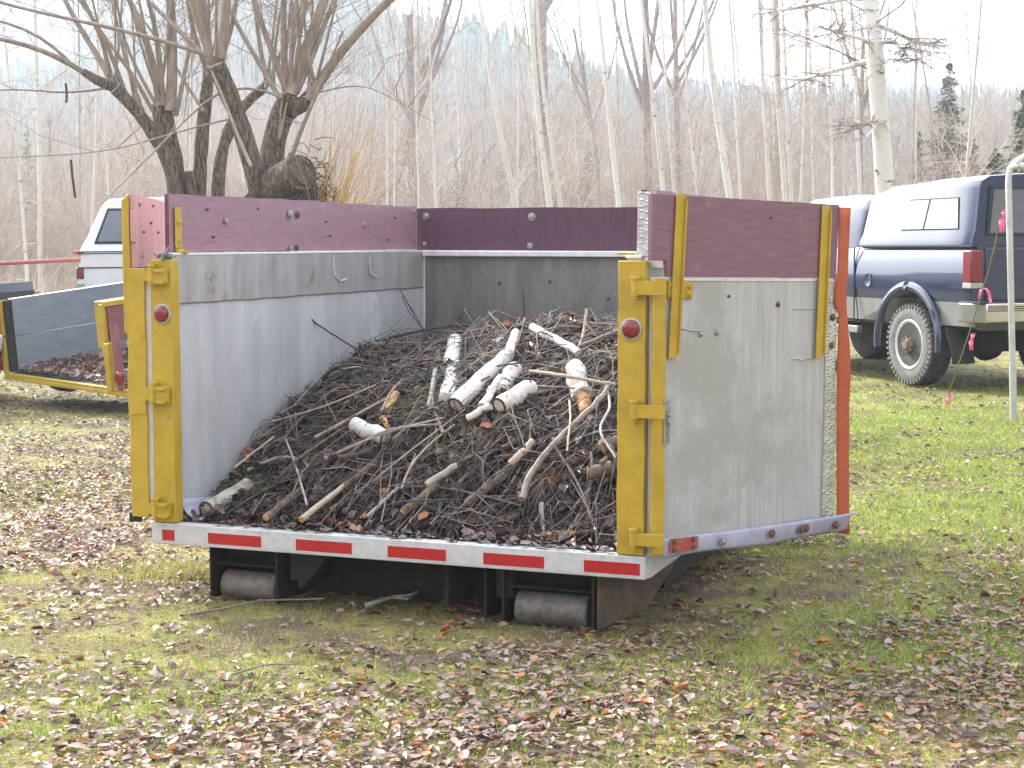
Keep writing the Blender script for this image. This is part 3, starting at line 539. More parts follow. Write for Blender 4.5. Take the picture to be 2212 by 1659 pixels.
b = MB(); b.prism([DL(-.004, .018, 1.13), DL(-.004, -.012, 1.15), DL(-.004, -.014, 1.70), DL(-.004, .016, 1.73)], dirL*.05); b.build('strap', 'yellow', ldo, .003)
b = MB(); b.prism([DL(.001+.001, .044, .38), DL(.03, .044, .38), DL(.03, .044, .35), DL(.0, .044, .34)], -nL*.05); b.build('bottom_flap', 'rubber', ldo)

# underframe with added light-blocking plates, rollers and gusset
fr = MB()
for x in (.60, 1.52): fr.box(x, x+.07, .10, 2.7, .12, .25)
for y in (.30, 1.0, 1.7, 2.4): fr.box(.10, 2.05, y, y+.05, .19, .255)
fr.box(.56, 1.54, .33, .36, .03, .25); fr.box(.20, 1.98, .50, .53, .02, .24); fr.box(.16, .18, .34, 2.6, .03, .25); fr.box(1.98, 2.0, .9, 2.6, .03, .25); fr.build('frame_and_light_plates', 'steel', box, .004)  # low plates added to keep light out from under the box
for xa, xb in ((.245, .545), (1.565, 1.925)):
    b = MB(); b.box(xa-.012, xa, .07, .32, .02, .256); b.box(xb, xb+.012, .07, .32, .02, .256); b.box(xa, xb, .20, .30, .15, .255); b.box(xa, xb, .10, .20, .165, .175)
    k = b.build('roller_bracket', 'steel', box, .003)
    x0, x1 = (.27, .53) if xa < 1 else (1.60, 1.90); rr = .062 if xa < 1 else .068
    b = MB(); b.lathe((x0, .15, rr+.012), (1, 0, 0), [(.02, 0), (rr-.006, .0), (rr, .006), (rr, x1-x0-.006), (rr-.006, x1-x0), (.02, x1-x0)], 36); b.build('roller', 'roller', box)
b = MB(); b.prism([(1.945, .08, .254), (1.945, .08, .03), (2.02, .5, .03), (2.10, .9, .254)], (.012, 0, 0)); b.build('gusset', 'gusset', box, .002)
b = MB(); b.prism([(1.30, .09, .256), (1.30, .09, .07), (1.33, .3, .07), (1.33, .3, .256)], (.02, 0, 0)); b.prism([(1.47, .09, .256), (1.47, .09, .03), (1.49, .3, .03), (1.49, .3, .256)], (.012, 0, 0)); b.build('frame_leg', 'steel', box, .002)
b = MB(); b.prism([(.64, .09, .256), (.64, .09, .10), (.66, .09, .09), (.80, .09, .256)], (0, .012, 0)); b.build('frame_leg', 'steel', box, .002)

# ------------------------------------------------------------------ the heap of brush in the box
YP = [.0, .12, .30, .52, .78, 1.15, 1.66, 2.18, 2.72]; ZP = [.0, .005, .06, .175, .275, .425, .555, .61, .63]; ZQ = [.0, .005, .10, .28, .45, .65, .755, .74, .68]
def hf(X, Y):
    g = np.clip(X/1.4, 0, 1); g = g*g*(3-2*g)
    z = np.interp(Y, YP, ZP)*(1-g)+np.interp(Y, YP, ZQ)*g+(.034*snoise(X*2, Y*2, 2.2, 61)+.020*snoise(X*2, Y*2, 6, 62))*np.clip(Y*2-.3, 0, 1)
    return ZF+.004+np.maximum(z, .0)
def pile_hit(x, y, up=0.0):
    d = RB.T@ray(x, y); o = RB.T@(np.array([0, 0, H])-OB); t0 = (0.-o[1])/d[1]; 
    for t in np.linspace(t0, t0*1.6, 500):
        p = o+d*t
        if p[2]-up <= float(hf(p[0], p[1])) or p[1] > L-.1: break
    return p
def bw(p): return RB@np.asarray(p, float)+OB if np.ndim(p) == 1 else np.asarray(p)@RB.T+OB
def seat(o): o.matrix_world = MBODY; return o
X, Y = np.meshgrid(np.linspace(.095, W-.10, 90), np.linspace(.05, L-.065, 120)); Z = hf(X, Y)-.03*np.clip(Y*3-.3, 0, 1)+.018*rng.normal(0, 1, X.shape)*np.clip(Y*3-.5, 0, 1)
Z = np.where(Y < .10, ZF+.001, np.maximum(Z, ZF+.003)); V = np.stack([X, Y, Z], -1).reshape(-1, 3); i = np.arange(119)[:, None]*90+np.arange(89)[None]; Fc = np.stack([i, i+1, i+91, i+90], -1).reshape(-1, 4)
pile = seat(npmesh('brush_heap', V, Fc, 'litter')); tag(pile, 'dark core of rotting litter inside the brush heap', 'brush heap', kind='stuff')

def rand_sticks(N, lmin, lmax, rmin, rmax, lift, ang_mu=.5, ang_sd=.9, ymin=.18, steep=1.0):
    Xc = rng.uniform(.14, W-.15, N); Yc = ymin+(L-.15-ymin)*rng.uniform(0, 1, N)**1.25
    a = rng.normal(ang_mu, ang_sd, N); Lh = rng.uniform(lmin, lmax, N)/2
    dx, dy = np.cos(a)*Lh, np.sin(a)*Lh
    x0, x1 = np.clip(Xc-dx, .10, W-.11), np.clip(Xc+dx, .10, W-.11); y0, y1 = np.clip(Yc-dy, ymin-.08, L-.09), np.clip(Yc+dy, ymin-.08, L-.09)
    up = rng.uniform(-.02, lift, (N, 2)); z0 = hf(x0, y0)+up[:, 0]; z1 = hf(x1, y1)+up[:, 1]*1.2
    zc = (z0+z1)/2; g = hf((x0+x1)/2, (y0+y1)/2); sh = np.clip(g-.01-zc, 0, 1)
    return np.stack([x0, y0, z0+sh], 1), np.stack([x1, y1, z1+sh], 1), rng.uniform(rmin, rmax, N)
parts = []
for (N, a, b_, c, d_, e, mu, sd, mm) in ((3400, .08, .38, .0012, .0038, .038, .7, 1.0, 'darkstick'), (1250, .10, .46, .0015, .0042, .05, .7, 1.3, 'stick'), (300, .08, .40, .0012, .0032, .055, .8, 1.3, 'tanstick')):
    p0, p1, r = rand_sticks(N, a, b_, c, d_, e, mu, sd, ymin=.16)
    if mm != 'darkstick': kk = ((p0[:, 1]+p1[:, 1])/2 > .62) | (rng.uniform(0, 1, N) < .3); p0, p1, r = p0[kk], p1[kk], r[kk]  # lighter twigs thinned low in front, putting its shade into the colours
    V, Fc = twigs(p0, p1, r, .14)
    o = seat(npmesh('brush_twigs', V, Fc, mm, smooth=True)); tag(o, {'darkstick': 'mass of wet dark twigs making up the brush heap', 'stick': 'mass of grey brown twigs tangled over the brush heap', 'tanstick': 'mass of pale tan twigs caught in the brush heap'}[mm], 'twigs', kind='stuff')
# twigs hanging down the front of the heap, poking out; dark bark puts in the low front's shade
p0, p1, r = rand_sticks(900, .10, .34, .0015, .004, .02, 1.35, .35, ymin=.14); k = p0[:, 1] < .75; p0, p1, r = p0[k], p1[k], r[k]
p0[:, 2] = np.maximum(p0[:, 2]-.03, ZF+.004); V, Fc = twigs(p0, p1, r, .1); o = seat(npmesh('brush_twigs', V, Fc, 'darkstick', smooth=True)); tag(o, 'dark twig ends sticking out of the low front of the heap', 'twigs', kind='stuff')
# upright wisps over the crest of the heap
N = 260; xx = rng.uniform(.2, W-.2, N); yy = rng.uniform(1.0, L-.2, N); p0 = np.stack([xx, yy, hf(xx, yy)-.02], 1); p1 = p0+np.stack([rng.normal(0, .05, N), rng.normal(0, .05, N), rng.uniform(.04, .20, N)], 1); p1[:, 1] = np.minimum(p1[:, 1], L-.09)
V, Fc = twigs(p0, p1, .0015, .12); o = seat(npmesh('brush_twigs', V, Fc, 'darkstick')); tag(o, 'thin upright wisps rising from the crest of the heap', 'twigs', kind='stuff')
N = 2600; xx = rng.uniform(.12, W-.13, N); yy = .08+(L-.2)*rng.uniform(0, 1, N)**1.3; V, Fc, rn = leaves(np.stack([xx, yy, hf(xx, yy)+rng.uniform(-.015, .03, N)], 1), rng.uniform(.025, .06, N), tilt=.7, curl=.25)
o = seat(npmesh('heap_leaves', V, Fc, 'pileleaf', rnd=rn, smooth=True)); tag(o, 'wet brown leaves lying all through the brush heap', 'leaves', kind='stuff')
N = 520; xx = rng.uniform(.3, W-.13, N); yy = rng.uniform(.01, .22, N); V, Fc, rn = leaves(np.stack([xx, yy, np.full(N, ZF+.008)+rng.uniform(0, .006, N)], 1), rng.uniform(.015, .045, N), tilt=.2, curl=.15, rnd=rng.uniform(0, .9, N))
o = seat(npmesh('deck_litter', V, Fc, 'pileleaf', rnd=rn, smooth=True)); tag(o, 'crumbled brown leaves strewn on the white rear edge of the deck', 'leaves', kind='stuff')
cx = [(1005, 800), (930, 840), (900, 905), (960, 960), (1230, 790), (1080, 780), (560, 1040), (1000, 990), (1290, 770), (880, 870), (960, 880), (1130, 900)]; P0 = []
for c in cx:
    p = pile_hit(*c, up=.02); q = rng.normal(0, 1, (240, 3))*np.array([.045, .05, .018])+p; P0.append(q)
P0 = np.vstack(P0); V, Fc = twigs(P0, P0+rng.normal(0, .009, P0.shape), .0013, .2); o = seat(npmesh('lichen_tufts', V, Fc, 'moss', rnd=np.repeat(rng.uniform(0, 1, len(P0)), 9))); tag(o, 'grey green beard lichen clinging to twigs of the heap', 'lichen', kind='stuff')

# single logs and branches one can point at: pixel path, radius, material
def limb(name, path, r0, r1, m, label, cat, up=.03, ends=None, n=14, hollow=False, knots=True, grp=None):
    pts = [pile_hit(*p, up=u) for p, u in zip(path, up if isinstance(up, (list, tuple)) else [up]*len(path))]
    pts = np.array(pts)
    if len(pts) == 2: K = 7; t = np.linspace(0, 1, K)[:, None]; q = pts[0]*(1-t)+pts[1]*t
    else:
        s = np.concatenate([[0], np.cumsum(np.linalg.norm(np.diff(pts, axis=0), axis=1))]); K = 5*len(pts); u = np.linspace(0, s[-1], K); q = np.stack([np.interp(u, s, pts[:, i]) for i in range(3)], 1)
        for _ in range(4): q[1:-1] = (q[:-2]+q[2:]+2*q[1:-1])/4
    q = q+np.array([0, 0, max(r0, r1)*.3]); rad = np.linspace(r0, r1, K); jit = 1+.07*rng.normal(0, 1, K); q[1:-1] += rng.normal(0, max(r0, r1)*.14, (K-2, 3)); q = q-np.array([0, 0, r0*.55 if r0 > .02 else 0])
    b = MB(); b.tube(q, rad*(1+(jit-1)*.35), n, 0)
    if knots and r0 > .015:
        for _ in range(4):
            k = rng.integers(1, K-1); d = rng.normal(0, 1, 3); d[2] = abs(d[2]); d /= np.linalg.norm(d); b.tube([q[k]+d*rad[k]*.8, q[k]+d*rad[k]*1.12], [.008, .004], 6, 1)
    o = seat(b.build(name, [m, 'brownlog'], None, 0, 50)); tag(o, label, cat, grp)
    if ends is not None:
        for e in ends:
            i, j = (0, 1) if e == 0 else (-1, -2); d = q[i]-q[j]; d /= np.linalg.norm(d); rr = rad[i]
            c = MB()
            if hollow: c.lathe(q[i]-d*.003, d, [(rr*.96, 0), (rr*.99, .007), (rr*.78, .008), (rr*.74, -.006), (rr*.1, -.012)], n)
            else: c.lathe(q[i]-d*.002, d, [(rr*.97, 0), (rr*.9, .005), (rr*.3, .006)], n)
            c.build('cut_end', 'hollow' if hollow else 'wood', o)
    return o
limb('birch_log', [(766, 913), (834, 943)], .036, .036, 'log', 'short hollow white birch log lying alone at the left of the heap', 'log', .05, [1], hollow=True)
limb('birch_log', [(984, 733), (966, 862)], .038, .040, 'log', 'upright lichen spotted birch log at the centre top of the heap', 'log', .035, [0])
limb('birch_log', [(1095, 765), (985, 872)], .034, .041, 'log', 'largest white birch log sloping down to the left with a dark cut end', 'log', .06, [1], hollow=True)
limb('birch_stub', [(1114, 722), (1100, 768)], .020, .024, 'log', 'slim white birch stub pointing up above the largest log', 'log', .06, [0])
limb('birch_log', [(1112, 795), (1066, 850)], .038, .040, 'log', 'pale birch piece half hidden behind the hollow curled bark', 'log', .035, [1])
limb('birch_bark_roll', [(1146, 836), (1078, 872)], .038, .040, 'log', 'curled white birch bark roll with a dark hollow left end', 'bark roll', .05, [1], hollow=True)
limb('birch_log', [(1082, 816), (1040, 880)], .015, .018, 'log', 'thin white birch branch squeezed between two thicker logs', 'log', .05, [1])
limb('birch_log', [(1240, 790), (1260, 852)], .042, .050, 'log', 'stout birch log with a splintered orange broken lower end', 'log', .06)
limb('broken_wood', [(1258, 846), (1265, 884)], .040, .022, 'wood', 'splintered orange heartwood under the stout birch log', 'wood', .055, n=9)
limb('birch_log', [(1150, 705), (1250, 760)], .022, .018, 'log', 'speckled birch branch with a torn red end at the top of the heap', 'log', .05, [0], hollow=True)
limb('birch_log', [(1010, 905), (1060, 880)], .016, .017, 'log', 'small birch piece lying below the cut end of the largest log', 'log', .04, [0])
limb('wood_chunk', [(856, 850), (838, 884)], .021, .016, 'wood', 'orange brown broken chunk of wood above the lone hollow log', 'wood', .05, n=7)
limb('wood_chunk', [(826, 905), (838, 922)], .016, .010, 'wood', 'small tan splinter of wood behind the lone hollow log', 'wood', .05, n=6)
limb('old_log', [(446, 1096), (535, 1043)], .037, .033, 'mosslog', 'lichen covered rotting log at the bottom left corner of the heap', 'log', .035, [0], hollow=True)
limb('branch', [(1127, 1081), (1146, 1022), (1200, 955), (1290, 872), (1318, 832)], .014, .012, 'stick', 'long curved grey branch sweeping down the right of the heap', 'branch', .09)
limb('branch', [(681, 946), (834, 863)], .0085, .006, 'tanstick', 'straight pale tan branch on the left slope above the lone log', 'branch', .06)
limb('branch', [(1144, 803), (1230, 815), (1330, 832)], .008, .008, 'tanstick', 'smooth tan branch crossing in front of the stout birch log', 'branch', [.06, .13, .10])
limb('branch', [(1103, 1005), (1152, 955)], .017, .014, 'tanstick', 'thick short tan stick below the middle of the heap', 'branch', .06, [0])
limb('branch', [(659, 632), (667, 690), (730, 730), (798, 772)], .003, .005, 'darkstick', 'thin bent twig standing up against the left wall', 'branch', [.46, .34, .18, .04], knots=False)
limb('branch', [(865, 628), (895, 680), (928, 735)], .0025, .006, 'darkstick', 'dark forked twig leaning into the far left corner', 'branch', [.32, .18, .04], knots=False)
limb('branch', [(868, 640), (880, 670), (925, 725)], .002, .004, 'darkstick', 'thinner twin of the dark twig in the far left corner', 'branch', [.30, .22, .06], knots=False)
limb('branch', [(1267, 668), (1262, 715), (1250, 752)], .007, .006, 'tanstick', 'pale tan stick standing up at the right crest', 'branch', [.18, .09, .03])
limb('branch', [(1130, 628), (1133, 690)], .002, .003, 'darkstick', 'short thin dark twig upright before the head wall', 'branch', [.27, .06], knots=False)
limb('branch', [(616, 946), (640, 1010), (663, 1092)], .005, .005, 'paleStick', 'pale stick hanging down the lower left slope', 'branch', [.05, .08, .06])
limb('branch', [(585, 912), (700, 880), (812, 832)], .004, .004, 'tanstick', 'long thin tan stick across the left slope', 'branch', .08)
limb('branch', [(793, 1117), (861, 1054)], .008, .007, 'paleStick', 'pale curved stick low in the middle front', 'branch', .05)
limb('branch', [(652, 1124), (742, 1052)], .014, .012, 'tanstick', 'thick tan stick reaching the deck at the lower left', 'branch', .05, [0])
limb('branch', [(922, 1050), (988, 1008)], .016, .014, 'paleStick', 'pale cut stick poking out of the lower middle', 'branch', .06, [0])
limb('branch', [(1174, 1162), (1170, 1088)], .008, .010, 'paleStick', 'short pale stick leaning upright on the deck at the right', 'branch', [.0, .06])
limb('broken_wood', [(1180, 1156), (1289, 1152)], .012, .011, 'wood', 'flat splintered tan board lying on the deck edge', 'wood', .01, n=6)
limb('branch', [(506, 1011), (592, 944)], .005, .004, 'tanstick', 'tan twig leaning on the left wall low down', 'branch', .10)
limb('branch', [(757, 749), (700, 805), (634, 878)], .003, .005, 'stick', 'slender twig bowed along the left wall', 'branch', [.14, .12, .05], knots=False)
limb('branch', [(1345, 712), (1256, 746)], .009, .008, 'stick', 'grey branch slanting behind the right yellow post', 'branch', .06)
limb('branch', [(1310, 830), (1320, 880), (1290, 930), (1330, 990)], .006, .005, 'paleStick', 'crooked pale twig beside the right yellow post', 'branch', .09)
limb('branch', [(1230, 865), (1233, 900), (1225, 975)], .005, .004, 'tanstick', 'thin wavy tan twig hanging right of centre', 'branch', .11)
limb('branch', [(1300, 965), (1335, 950)], .030, .030, 'brownlog', 'dark round log end beside the right yellow post', 'log', .04, [0])
limb('branch', [(1270, 1020), (1325, 1005)], .030, .030, 'brownlog', 'dark round log end low beside the right yellow post', 'log', .04, [0])
limb('branch', [(745, 1052), (815, 1000)], .016, .015, 'brownlog', 'dark bark covered stick end in the lower left front', 'branch', .05, [0])
limb('branch', [(575, 1120), (650, 1060)], .017, .015, 'brownlog', 'dark stick end resting on the deck at the far left', 'branch', .04, [0])
limb('branch', [(870, 1112), (945, 1050)], .018, .016, 'brownlog', 'dark stick end low in the centre of the heap', 'branch', .04, [0])
limb('branch', [(1010, 1090), (1090, 1030)], .020, .018, 'brownlog', 'thick dark stick end low right of centre', 'branch', .04, [0])
limb('branch', [(940, 800), (925, 880)], .010, .008, 'mosslog', 'grey lichen covered stick left of the upright birch log', 'branch', .05)
# many middling sticks, each its own object
p0, p1, r = rand_sticks(150, .20, .65, .004, .010, .06, .75, 1.0, ymin=.22)
for i in range(0, 36):                                           # thick dark ends sticking out of the low front towards the tail
    xx, yy = rng.uniform(.35, W-.15), rng.uniform(.22, .62); zz = float(hf(xx, yy)); p0[i] = (xx+rng.normal(.06, .08), yy+rng.uniform(.15, .3), zz+rng.uniform(.03, .09)); p1[i] = (xx, yy-.05, zz+rng.uniform(-.01, .04)); r[i] = rng.uniform(.009, .021)
for i in range(150):
    K = 8; t = np.linspace(0, 1, K)[:, None]; q = p0[i]*(1-t)+p1[i]*t; bend = rng.normal(0, .05, 3)*(.2 if i < 36 else 1)*np.array([1, 1, .6]); q = q+np.sin(t*math.pi)*bend; q[:, 2] = np.maximum(q[:, 2], hf(q[:, 0], q[:, 1])-.004); q[1:-1] += rng.normal(0, .004, (K-2, 3))
    for _ in range(2): q[1:-1] = (q[:-2]+q[2:]+q[1:-1]*2)/4
    b = MB(); b.tube(q, np.linspace(r[i], r[i]*.6, K), 6)
    if i % 2: k = rng.integers(2, 6); e = q[k]+(q[k+1]-q[k])*1.5+rng.normal(0, .025, 3); b.tube([q[k], e], [r[i]*.6, r[i]*.3], 5)
    mm = ['darkstick', 'stick', 'stick', 'tanstick', 'darkstick', 'paleStick'][int(rng.integers(0, 6))] if i % 5 and i >= 36 else ['brownlog', 'darkstick'][i % 2]
    tag(seat(b.build('stick', mm, None, 0, 60)), 'crooked bare stick lying in the tangle of the brush heap', 'stick', 'sticks tangled in the brush heap')

# ------------------------------------------------------------------ pickups (local frame: x forward, y left to right, z up, origin on the ground under the rear left wheel face)
def loft(secs, mi=0, closed=True):
    """secs: list of rings (same count)"""
    b = MB(); n = len(secs[0]); V = np.vstack(secs); fs = [(i*n+j, (i+1)*n+j, (i+1)*n+(j+1) % n, i*n+(j+1) % n) for i in range(len(secs)-1) for j in range(n)]
    fs += [tuple(range(n)), tuple(range((len(secs)-1)*n, len(secs)*n))[::-1]]; b.add(V, fs, mi); return b
def cut(o, cutters):
    for c in cutters:
        m = o.modifiers.new('c', 'BOOLEAN'); m.object = c; m.operation = 'DIFFERENCE'; m.solver = 'EXACT'
    bpy.context.view_layer.update(); me = bpy.data.meshes.new_from_object(o.evaluated_get(bpy.context.evaluated_depsgraph_get())); o.modifiers.clear(); o.data = me
    for c in cutters: bpy.data.objects.remove(c)
def wheel(par, x, y, r, w_, side):
    """side -1: outer face to -y"""
    b = MB(); b.lathe((x, y, r), (0, side, 0), [(r*.60, -w_), (r*.93, -w_), (r, -w_*.85), (r*1.0, -w_*.18), (r*.965, -.02), (r*.86, .004), (r*.70, .006), (r*.60, -.012)], 56)
    f0 = len(b.f)
    for i in range(44):
        a = i*2*math.pi/44
        for q, (u0, u1) in enumerate(((-w_*.20, -.02), (-w_*.5, -w_*.26), (-w_*.84, -w_*.56))):
            aa = a+q*.05; c0 = np.array([math.cos(aa), 0, math.sin(aa)]); t0 = np.array([-math.sin(aa), 0, math.cos(aa)])
            b.obox(np.array([x, y+side*u0, r])+c0*(r*.985)-t0*.015, t0*.034, c0*(r*.035), (0, side*(u1-u0), 0))
        c0 = np.array([math.cos(a), 0, math.sin(a)]); t0 = np.array([-math.sin(a), 0, math.cos(a)]); b.obox(np.array([x, y-side*.012, r])+c0*(r*.88)-t0*.012, t0*.025, c0*(r*.10), (0, side*.018, 0), 1)
    for k in range(len(b.f)): pass
    t = b.build('tyre', ['tyre', 'sidewall'], par, 0, 35)
    me = t.data
    for p in me.polygons:
        c = p.center
        d = math.hypot(c[0]-x, c[2]-r)
        if (c[1]-y)*side > -.03 and d > r*.55 and d < r*.985: p.material_index = 1
    b = MB(); rr = r*.60; b.lathe((x, y, r), (0, side, 0), [(rr*.98, -w_*.8), (rr*1.03, -.005), (rr*.98, .002), (rr*.90, -.010), (rr*.86, -.045), (rr*.60, -.030), (rr*.46, -.035), (rr*.42, -.015), (rr*.1, -.015)], 40)
    rim = b.build('wheel_rim', 'rim', par, 0, 40)
    for i in range(4):
        a = i*math.pi/2+.5; c = np.array([x+math.cos(a)*rr*.66, y-side*.027, r+math.sin(a)*rr*.66]); k = MB(); k.lathe(c, (0, side, 0), [(rr*.16, -.01), (rr*.15, .004), (rr*.02, .004)], 16); k.build('rim_hole', 'black', rim)
    k = MB(); k.lathe((x, y, r), (0, side, 0), [(rr*.32, -.02), (rr*.30, .01), (rr*.20, .018), (rr*.18, .05), (rr*.02, .052)], 20)
    for i in range(8): a = i*math.pi/4; k.cyl((x+math.cos(a)*rr*.31, y, r+math.sin(a)*rr*.31), (x+math.cos(a)*rr*.31, y+side*.035, r+math.sin(a)*rr*.31), .011, 6)
    k.build('hub', 'hub', rim)
def ring(x, hw, zs, y0):
    """closed ring symmetric about y0+1.0 from half profile (half width, z)"""
    pr = [(hw_, z) for hw_, z in zs]; c = y0+.98
    return np.array([(x, c-h*hw, z) for h, z in pr]+[(x, c+h*hw, z) for h, z in pr[::-1]])
def pickup(name, loc, rz, body, low, canopy, label, style):
    t = empty(name, loc, rz, label=label, cat='pickup truck'); t.scale = (1, -1, 1)
    prof = [(.86, .62), (.945, .66), (.965, .84), (.98, .90), (1.0, 1.10), (.985, 1.28), (.95, 1.41), (.925, 1.46)]
    xs = [-1.03, -1.0, -.9, -.5, 0, .5, 1.14]
    fx = {-1.03: .985, -1.0: .995}
    b = loft([ring(x, .98*fx.get(x, 1), prof, 0) for x in xs]); bed = b.build('cargo_bed', [body, low], t, 0, 40)
    def cyl(x): c = MB(); c.cyl((x, -.3, .46), (x, .34, .46), .56, 40); c1 = c.build('c', 'black'); c = MB(); c.cyl((x, 1.62, .46), (x, 2.3, .46), .56, 40); return [c1, c.build('c', 'black')]
    cs = cyl(.08)
    for c in cs: c.parent = t
    cut(bed, cs)
    for p in bed.data.polygons:
        if p.center.z < .90 and abs(p.normal.z) < .9: p.material_index = 1
    for s in (-1, 1):
        yy = -.012 if s < 0 else 1.972; b = MB()
        b.tube([(.08+math.cos(a)*.585, yy+(.02 if s < 0 else -.02), .46+math.sin(a)*.585) for a in np.linspace(R(-8), R(188), 26)], .05, 8); fl = b.build('fender_flare', body if low != body else body, t)
        fl.scale = (1, .6, 1); fl.location = (0, yy*.4, 0)
    cx = [1.16, 1.2, 2.2, 2.95, 3.4, 4.3, 4.55]; b = loft([ring(x, .98*(1 if x < 4.2 else .93), prof, 0) for x in cx]); cab = b.build('cab', [body, low], t, 0, 40)
    c = MB(); c.cyl((3.66, -.3, .46), (3.66, .3, .46), .52, 36); c1 = c.build('c', 'black', t); c = MB(); c.cyl((3.66, 1.66, .46), (3.66, 2.3, .46), .52, 36); cut(cab, [c1, c.build('c', 'black', t)])
    for p in cab.data.polygons:
        if p.center.z < .90 and abs(p.normal.z) < .9: p.material_index = 1
    # greenhouse
    gp = [(.92, 1.45), (.89, 1.60), (.83, 1.88), (.78, 1.97), (.70, 2.02), (.4, 2.045)]
    def gr(x, dz, k): return np.array([(x+dx, .98-h*k, z+dz*(z-1.45)/.6) for (h, z), dx in zip(gp, [0, 0, 0, 0, 0, 0])]+[(x, .98+h*k, z+dz*(z-1.45)/.6) for h, z in gp[::-1]])
    secs = [gr(1.18, -.04, .97), gr(1.26, 0, 1), gr(2.0, .02, 1), gr(2.55, 0, 1), gr(2.72, -.06, .98), gr(3.05, -.40, .97)]
    loft(secs).build('cab_roof', body, t, 0, 50)
    for y, s in ((.98-.865, -1), (.98+.865, 1)):
        b = MB(); b.prism([(1.38, y+s*.020, 1.52), (2.85, y+s*.020, 1.52), (2.55, y-s*.045, 1.86), (1.45, y-s*.045, 1.88)], (0, s*.008, 0)); b.build('side_window', 'glass', t)
    b = MB(); b.prism([(2.80, .25, 1.93), (2.80, 1.71, 1.93), (3.10, 1.80, 1.52), (3.10, .16, 1.52)], (.015, 0, .01)); b.build('windscreen', 'glass', t)
    # canopy over the bed
    top = 2.17 if style == 'blue' else 2.10; back = -1.0 if style == 'blue' else -.98; lean = .03 if style == 'blue' else .30
    cp = [(.955, 1.465), (.95, 1.53), (.915, 1.62), (.86, top-.14), (.83, top-.06), (.74, top-.012), (.4, top+.01)] if style == 'blue' else [(.955, 1.465), (.94, 1.53), (.89, 1.62), (.76, top-.14), (.715, top-.06), (.65, top-.012), (.4, top+.01)]
    def cr(x, lean_, k, f): return np.array([(x+lean_*(z-1.465)/(top-1.465), .98-h*k, 1.465+(z-1.465)*f) for h, z in cp]+[(x+lean_*(z-1.465)/(top-1.465), .98+h*k, 1.465+(z-1.465)*f) for h, z in cp[::-1]])
    secs = [cr(back, lean, .985, .99), cr(back+.03, lean, 1, 1), cr(back+.5, lean*.3, 1, .995), cr(.2, 0, 1, .975), cr(.75, -.02, 1, .93), cr(1.13, -.10, .98, .84)]
    can = loft(secs).build('canopy', canopy, t, 0, 35)
    b = MB(); b.box(back-.004, 1.13, .018, .024, 1.455, 1.475); b.box(back-.004, 1.13, 1.936, 1.942, 1.455, 1.475); b.box(back-.012, back-.004, .02, 1.94, 1.455, 1.475); b.build('canopy_seal', 'black', can)
    zt = top-.23
    for s in (-1, 1):
        def cy(z): return .98+s*(np.interp(z, [q[1] for q in cp], [q[0] for q in cp])+.001)
        b = MB(); x0, x1 = (-.72, .30) if style == 'blue' else (-.62, .45)
        P = [(x1, 1.64), (x1-.10, zt), (x0+.06, zt), (x0, 1.64)] if style == 'blue' else [(x1, 1.60), (x1, zt+.02), (x0+.14, zt+.02), (x0, 1.62)]
        g_ = .012 if style == 'blue' else .03; P2 = [(P[0][0]+g_, P[0][1]-g_), (P[1][0]+g_, P[1][1]+g_), (P[2][0]-g_, P[2][1]+g_), (P[3][0]-g_, P[3][1]-g_)]
        b.prism([(x, cy(z), z) for x, z in P2], (0, s*.006, 0)); f_ = b.build('window_frame', 'black' if style != 'blue' else 'rubber', can, .004)
        b = MB(); b.prism([(x, cy(z)+s*.006, z) for x, z in P], (0, s*.004, 0)); b.build('window_pane', 'glass', f_)
        if style == 'blue': b = MB(); b.prism([(x1-.42, cy(1.64)+s*.010, 1.64), (x1-.40, cy(1.64)+s*.010, 1.64), (x1-.46, cy(zt)+s*.010, zt), (x1-.48, cy(zt)+s*.010, zt)], (0, s*.004, 0)); b.build('divider', 'rubber', f_)
    b = MB(); b.prism([(back-.004+lean*.17, .19, 1.56), (back-.004+lean*.17, 1.77, 1.56), (back-.004+lean*.8, 1.72 if style == 'blue' else 1.64, top-.12), (back-.004+lean*.8, .24 if style == 'blue' else .32, top-.12)], (-.012, 0, 0)); f_ = b.build('rear_window_frame', 'rubber', can, .004)
    b = MB(); b.prism([(back-.018+lean*.22, .23, 1.59), (back-.018+lean*.22, 1.73, 1.59), (back-.018+lean*.75, 1.68 if style == 'blue' else 1.62, top-.15), (back-.018+lean*.75, .28 if style == 'blue' else .34, top-.15)], (-.004, 0, 0)); b.build('rear_window', 'greyglass', f_)
    # tail end
    b = MB(); b.box(-1.045, -1.028, .17, 1.79, .92, 1.44); tg = b.build('tailgate', body, t, .008)
    b = MB(); b.box(-1.06, -1.045, .85, 1.10, 1.25, 1.33); b.build('tailgate_handle', 'black', tg, .004)
    for y0, y1 in ((-.003, .135), (1.825, 1.963)):
        b = MB(); ws = 1 if style == 'blue' else .62; b.box(-1.05, -.90 if ws == 1 else -1.0, y0-.004 if y0 < 1 else y1-.138*ws, y0+.138*ws if y0 < 1 else y1+.004, 1.10 if ws == 1 else 1.15, 1.42 if ws == 1 else 1.285); tl = b.build('tail_lamp', 'redlens', t, .015)
        b = MB(); b.box(-1.052, -.91 if ws == 1 else -1.0, y0-.006 if y0 < 1 else y1-.138*ws, y0+.138*ws if y0 < 1 else y1+.006, 1.045, 1.098); b.build('reversing_lens', 'lampring', tl, .004)
    b = MB(); b.prism([(-1.06, -.02, .90), (-1.24, .05, .90), (-1.24, 1.91, .90), (-1.06, 1.98, .90), (-.86, 1.98, .90), (-.86, 1.93, .90), (-1.05, 1.93, .90), (-1.05, .03, .90), (-.86, .03, .90), (-.86, -.02, .90)], (0, 0, -.19)); bp = b.build('rear_bumper', 'chrome', t, .012)
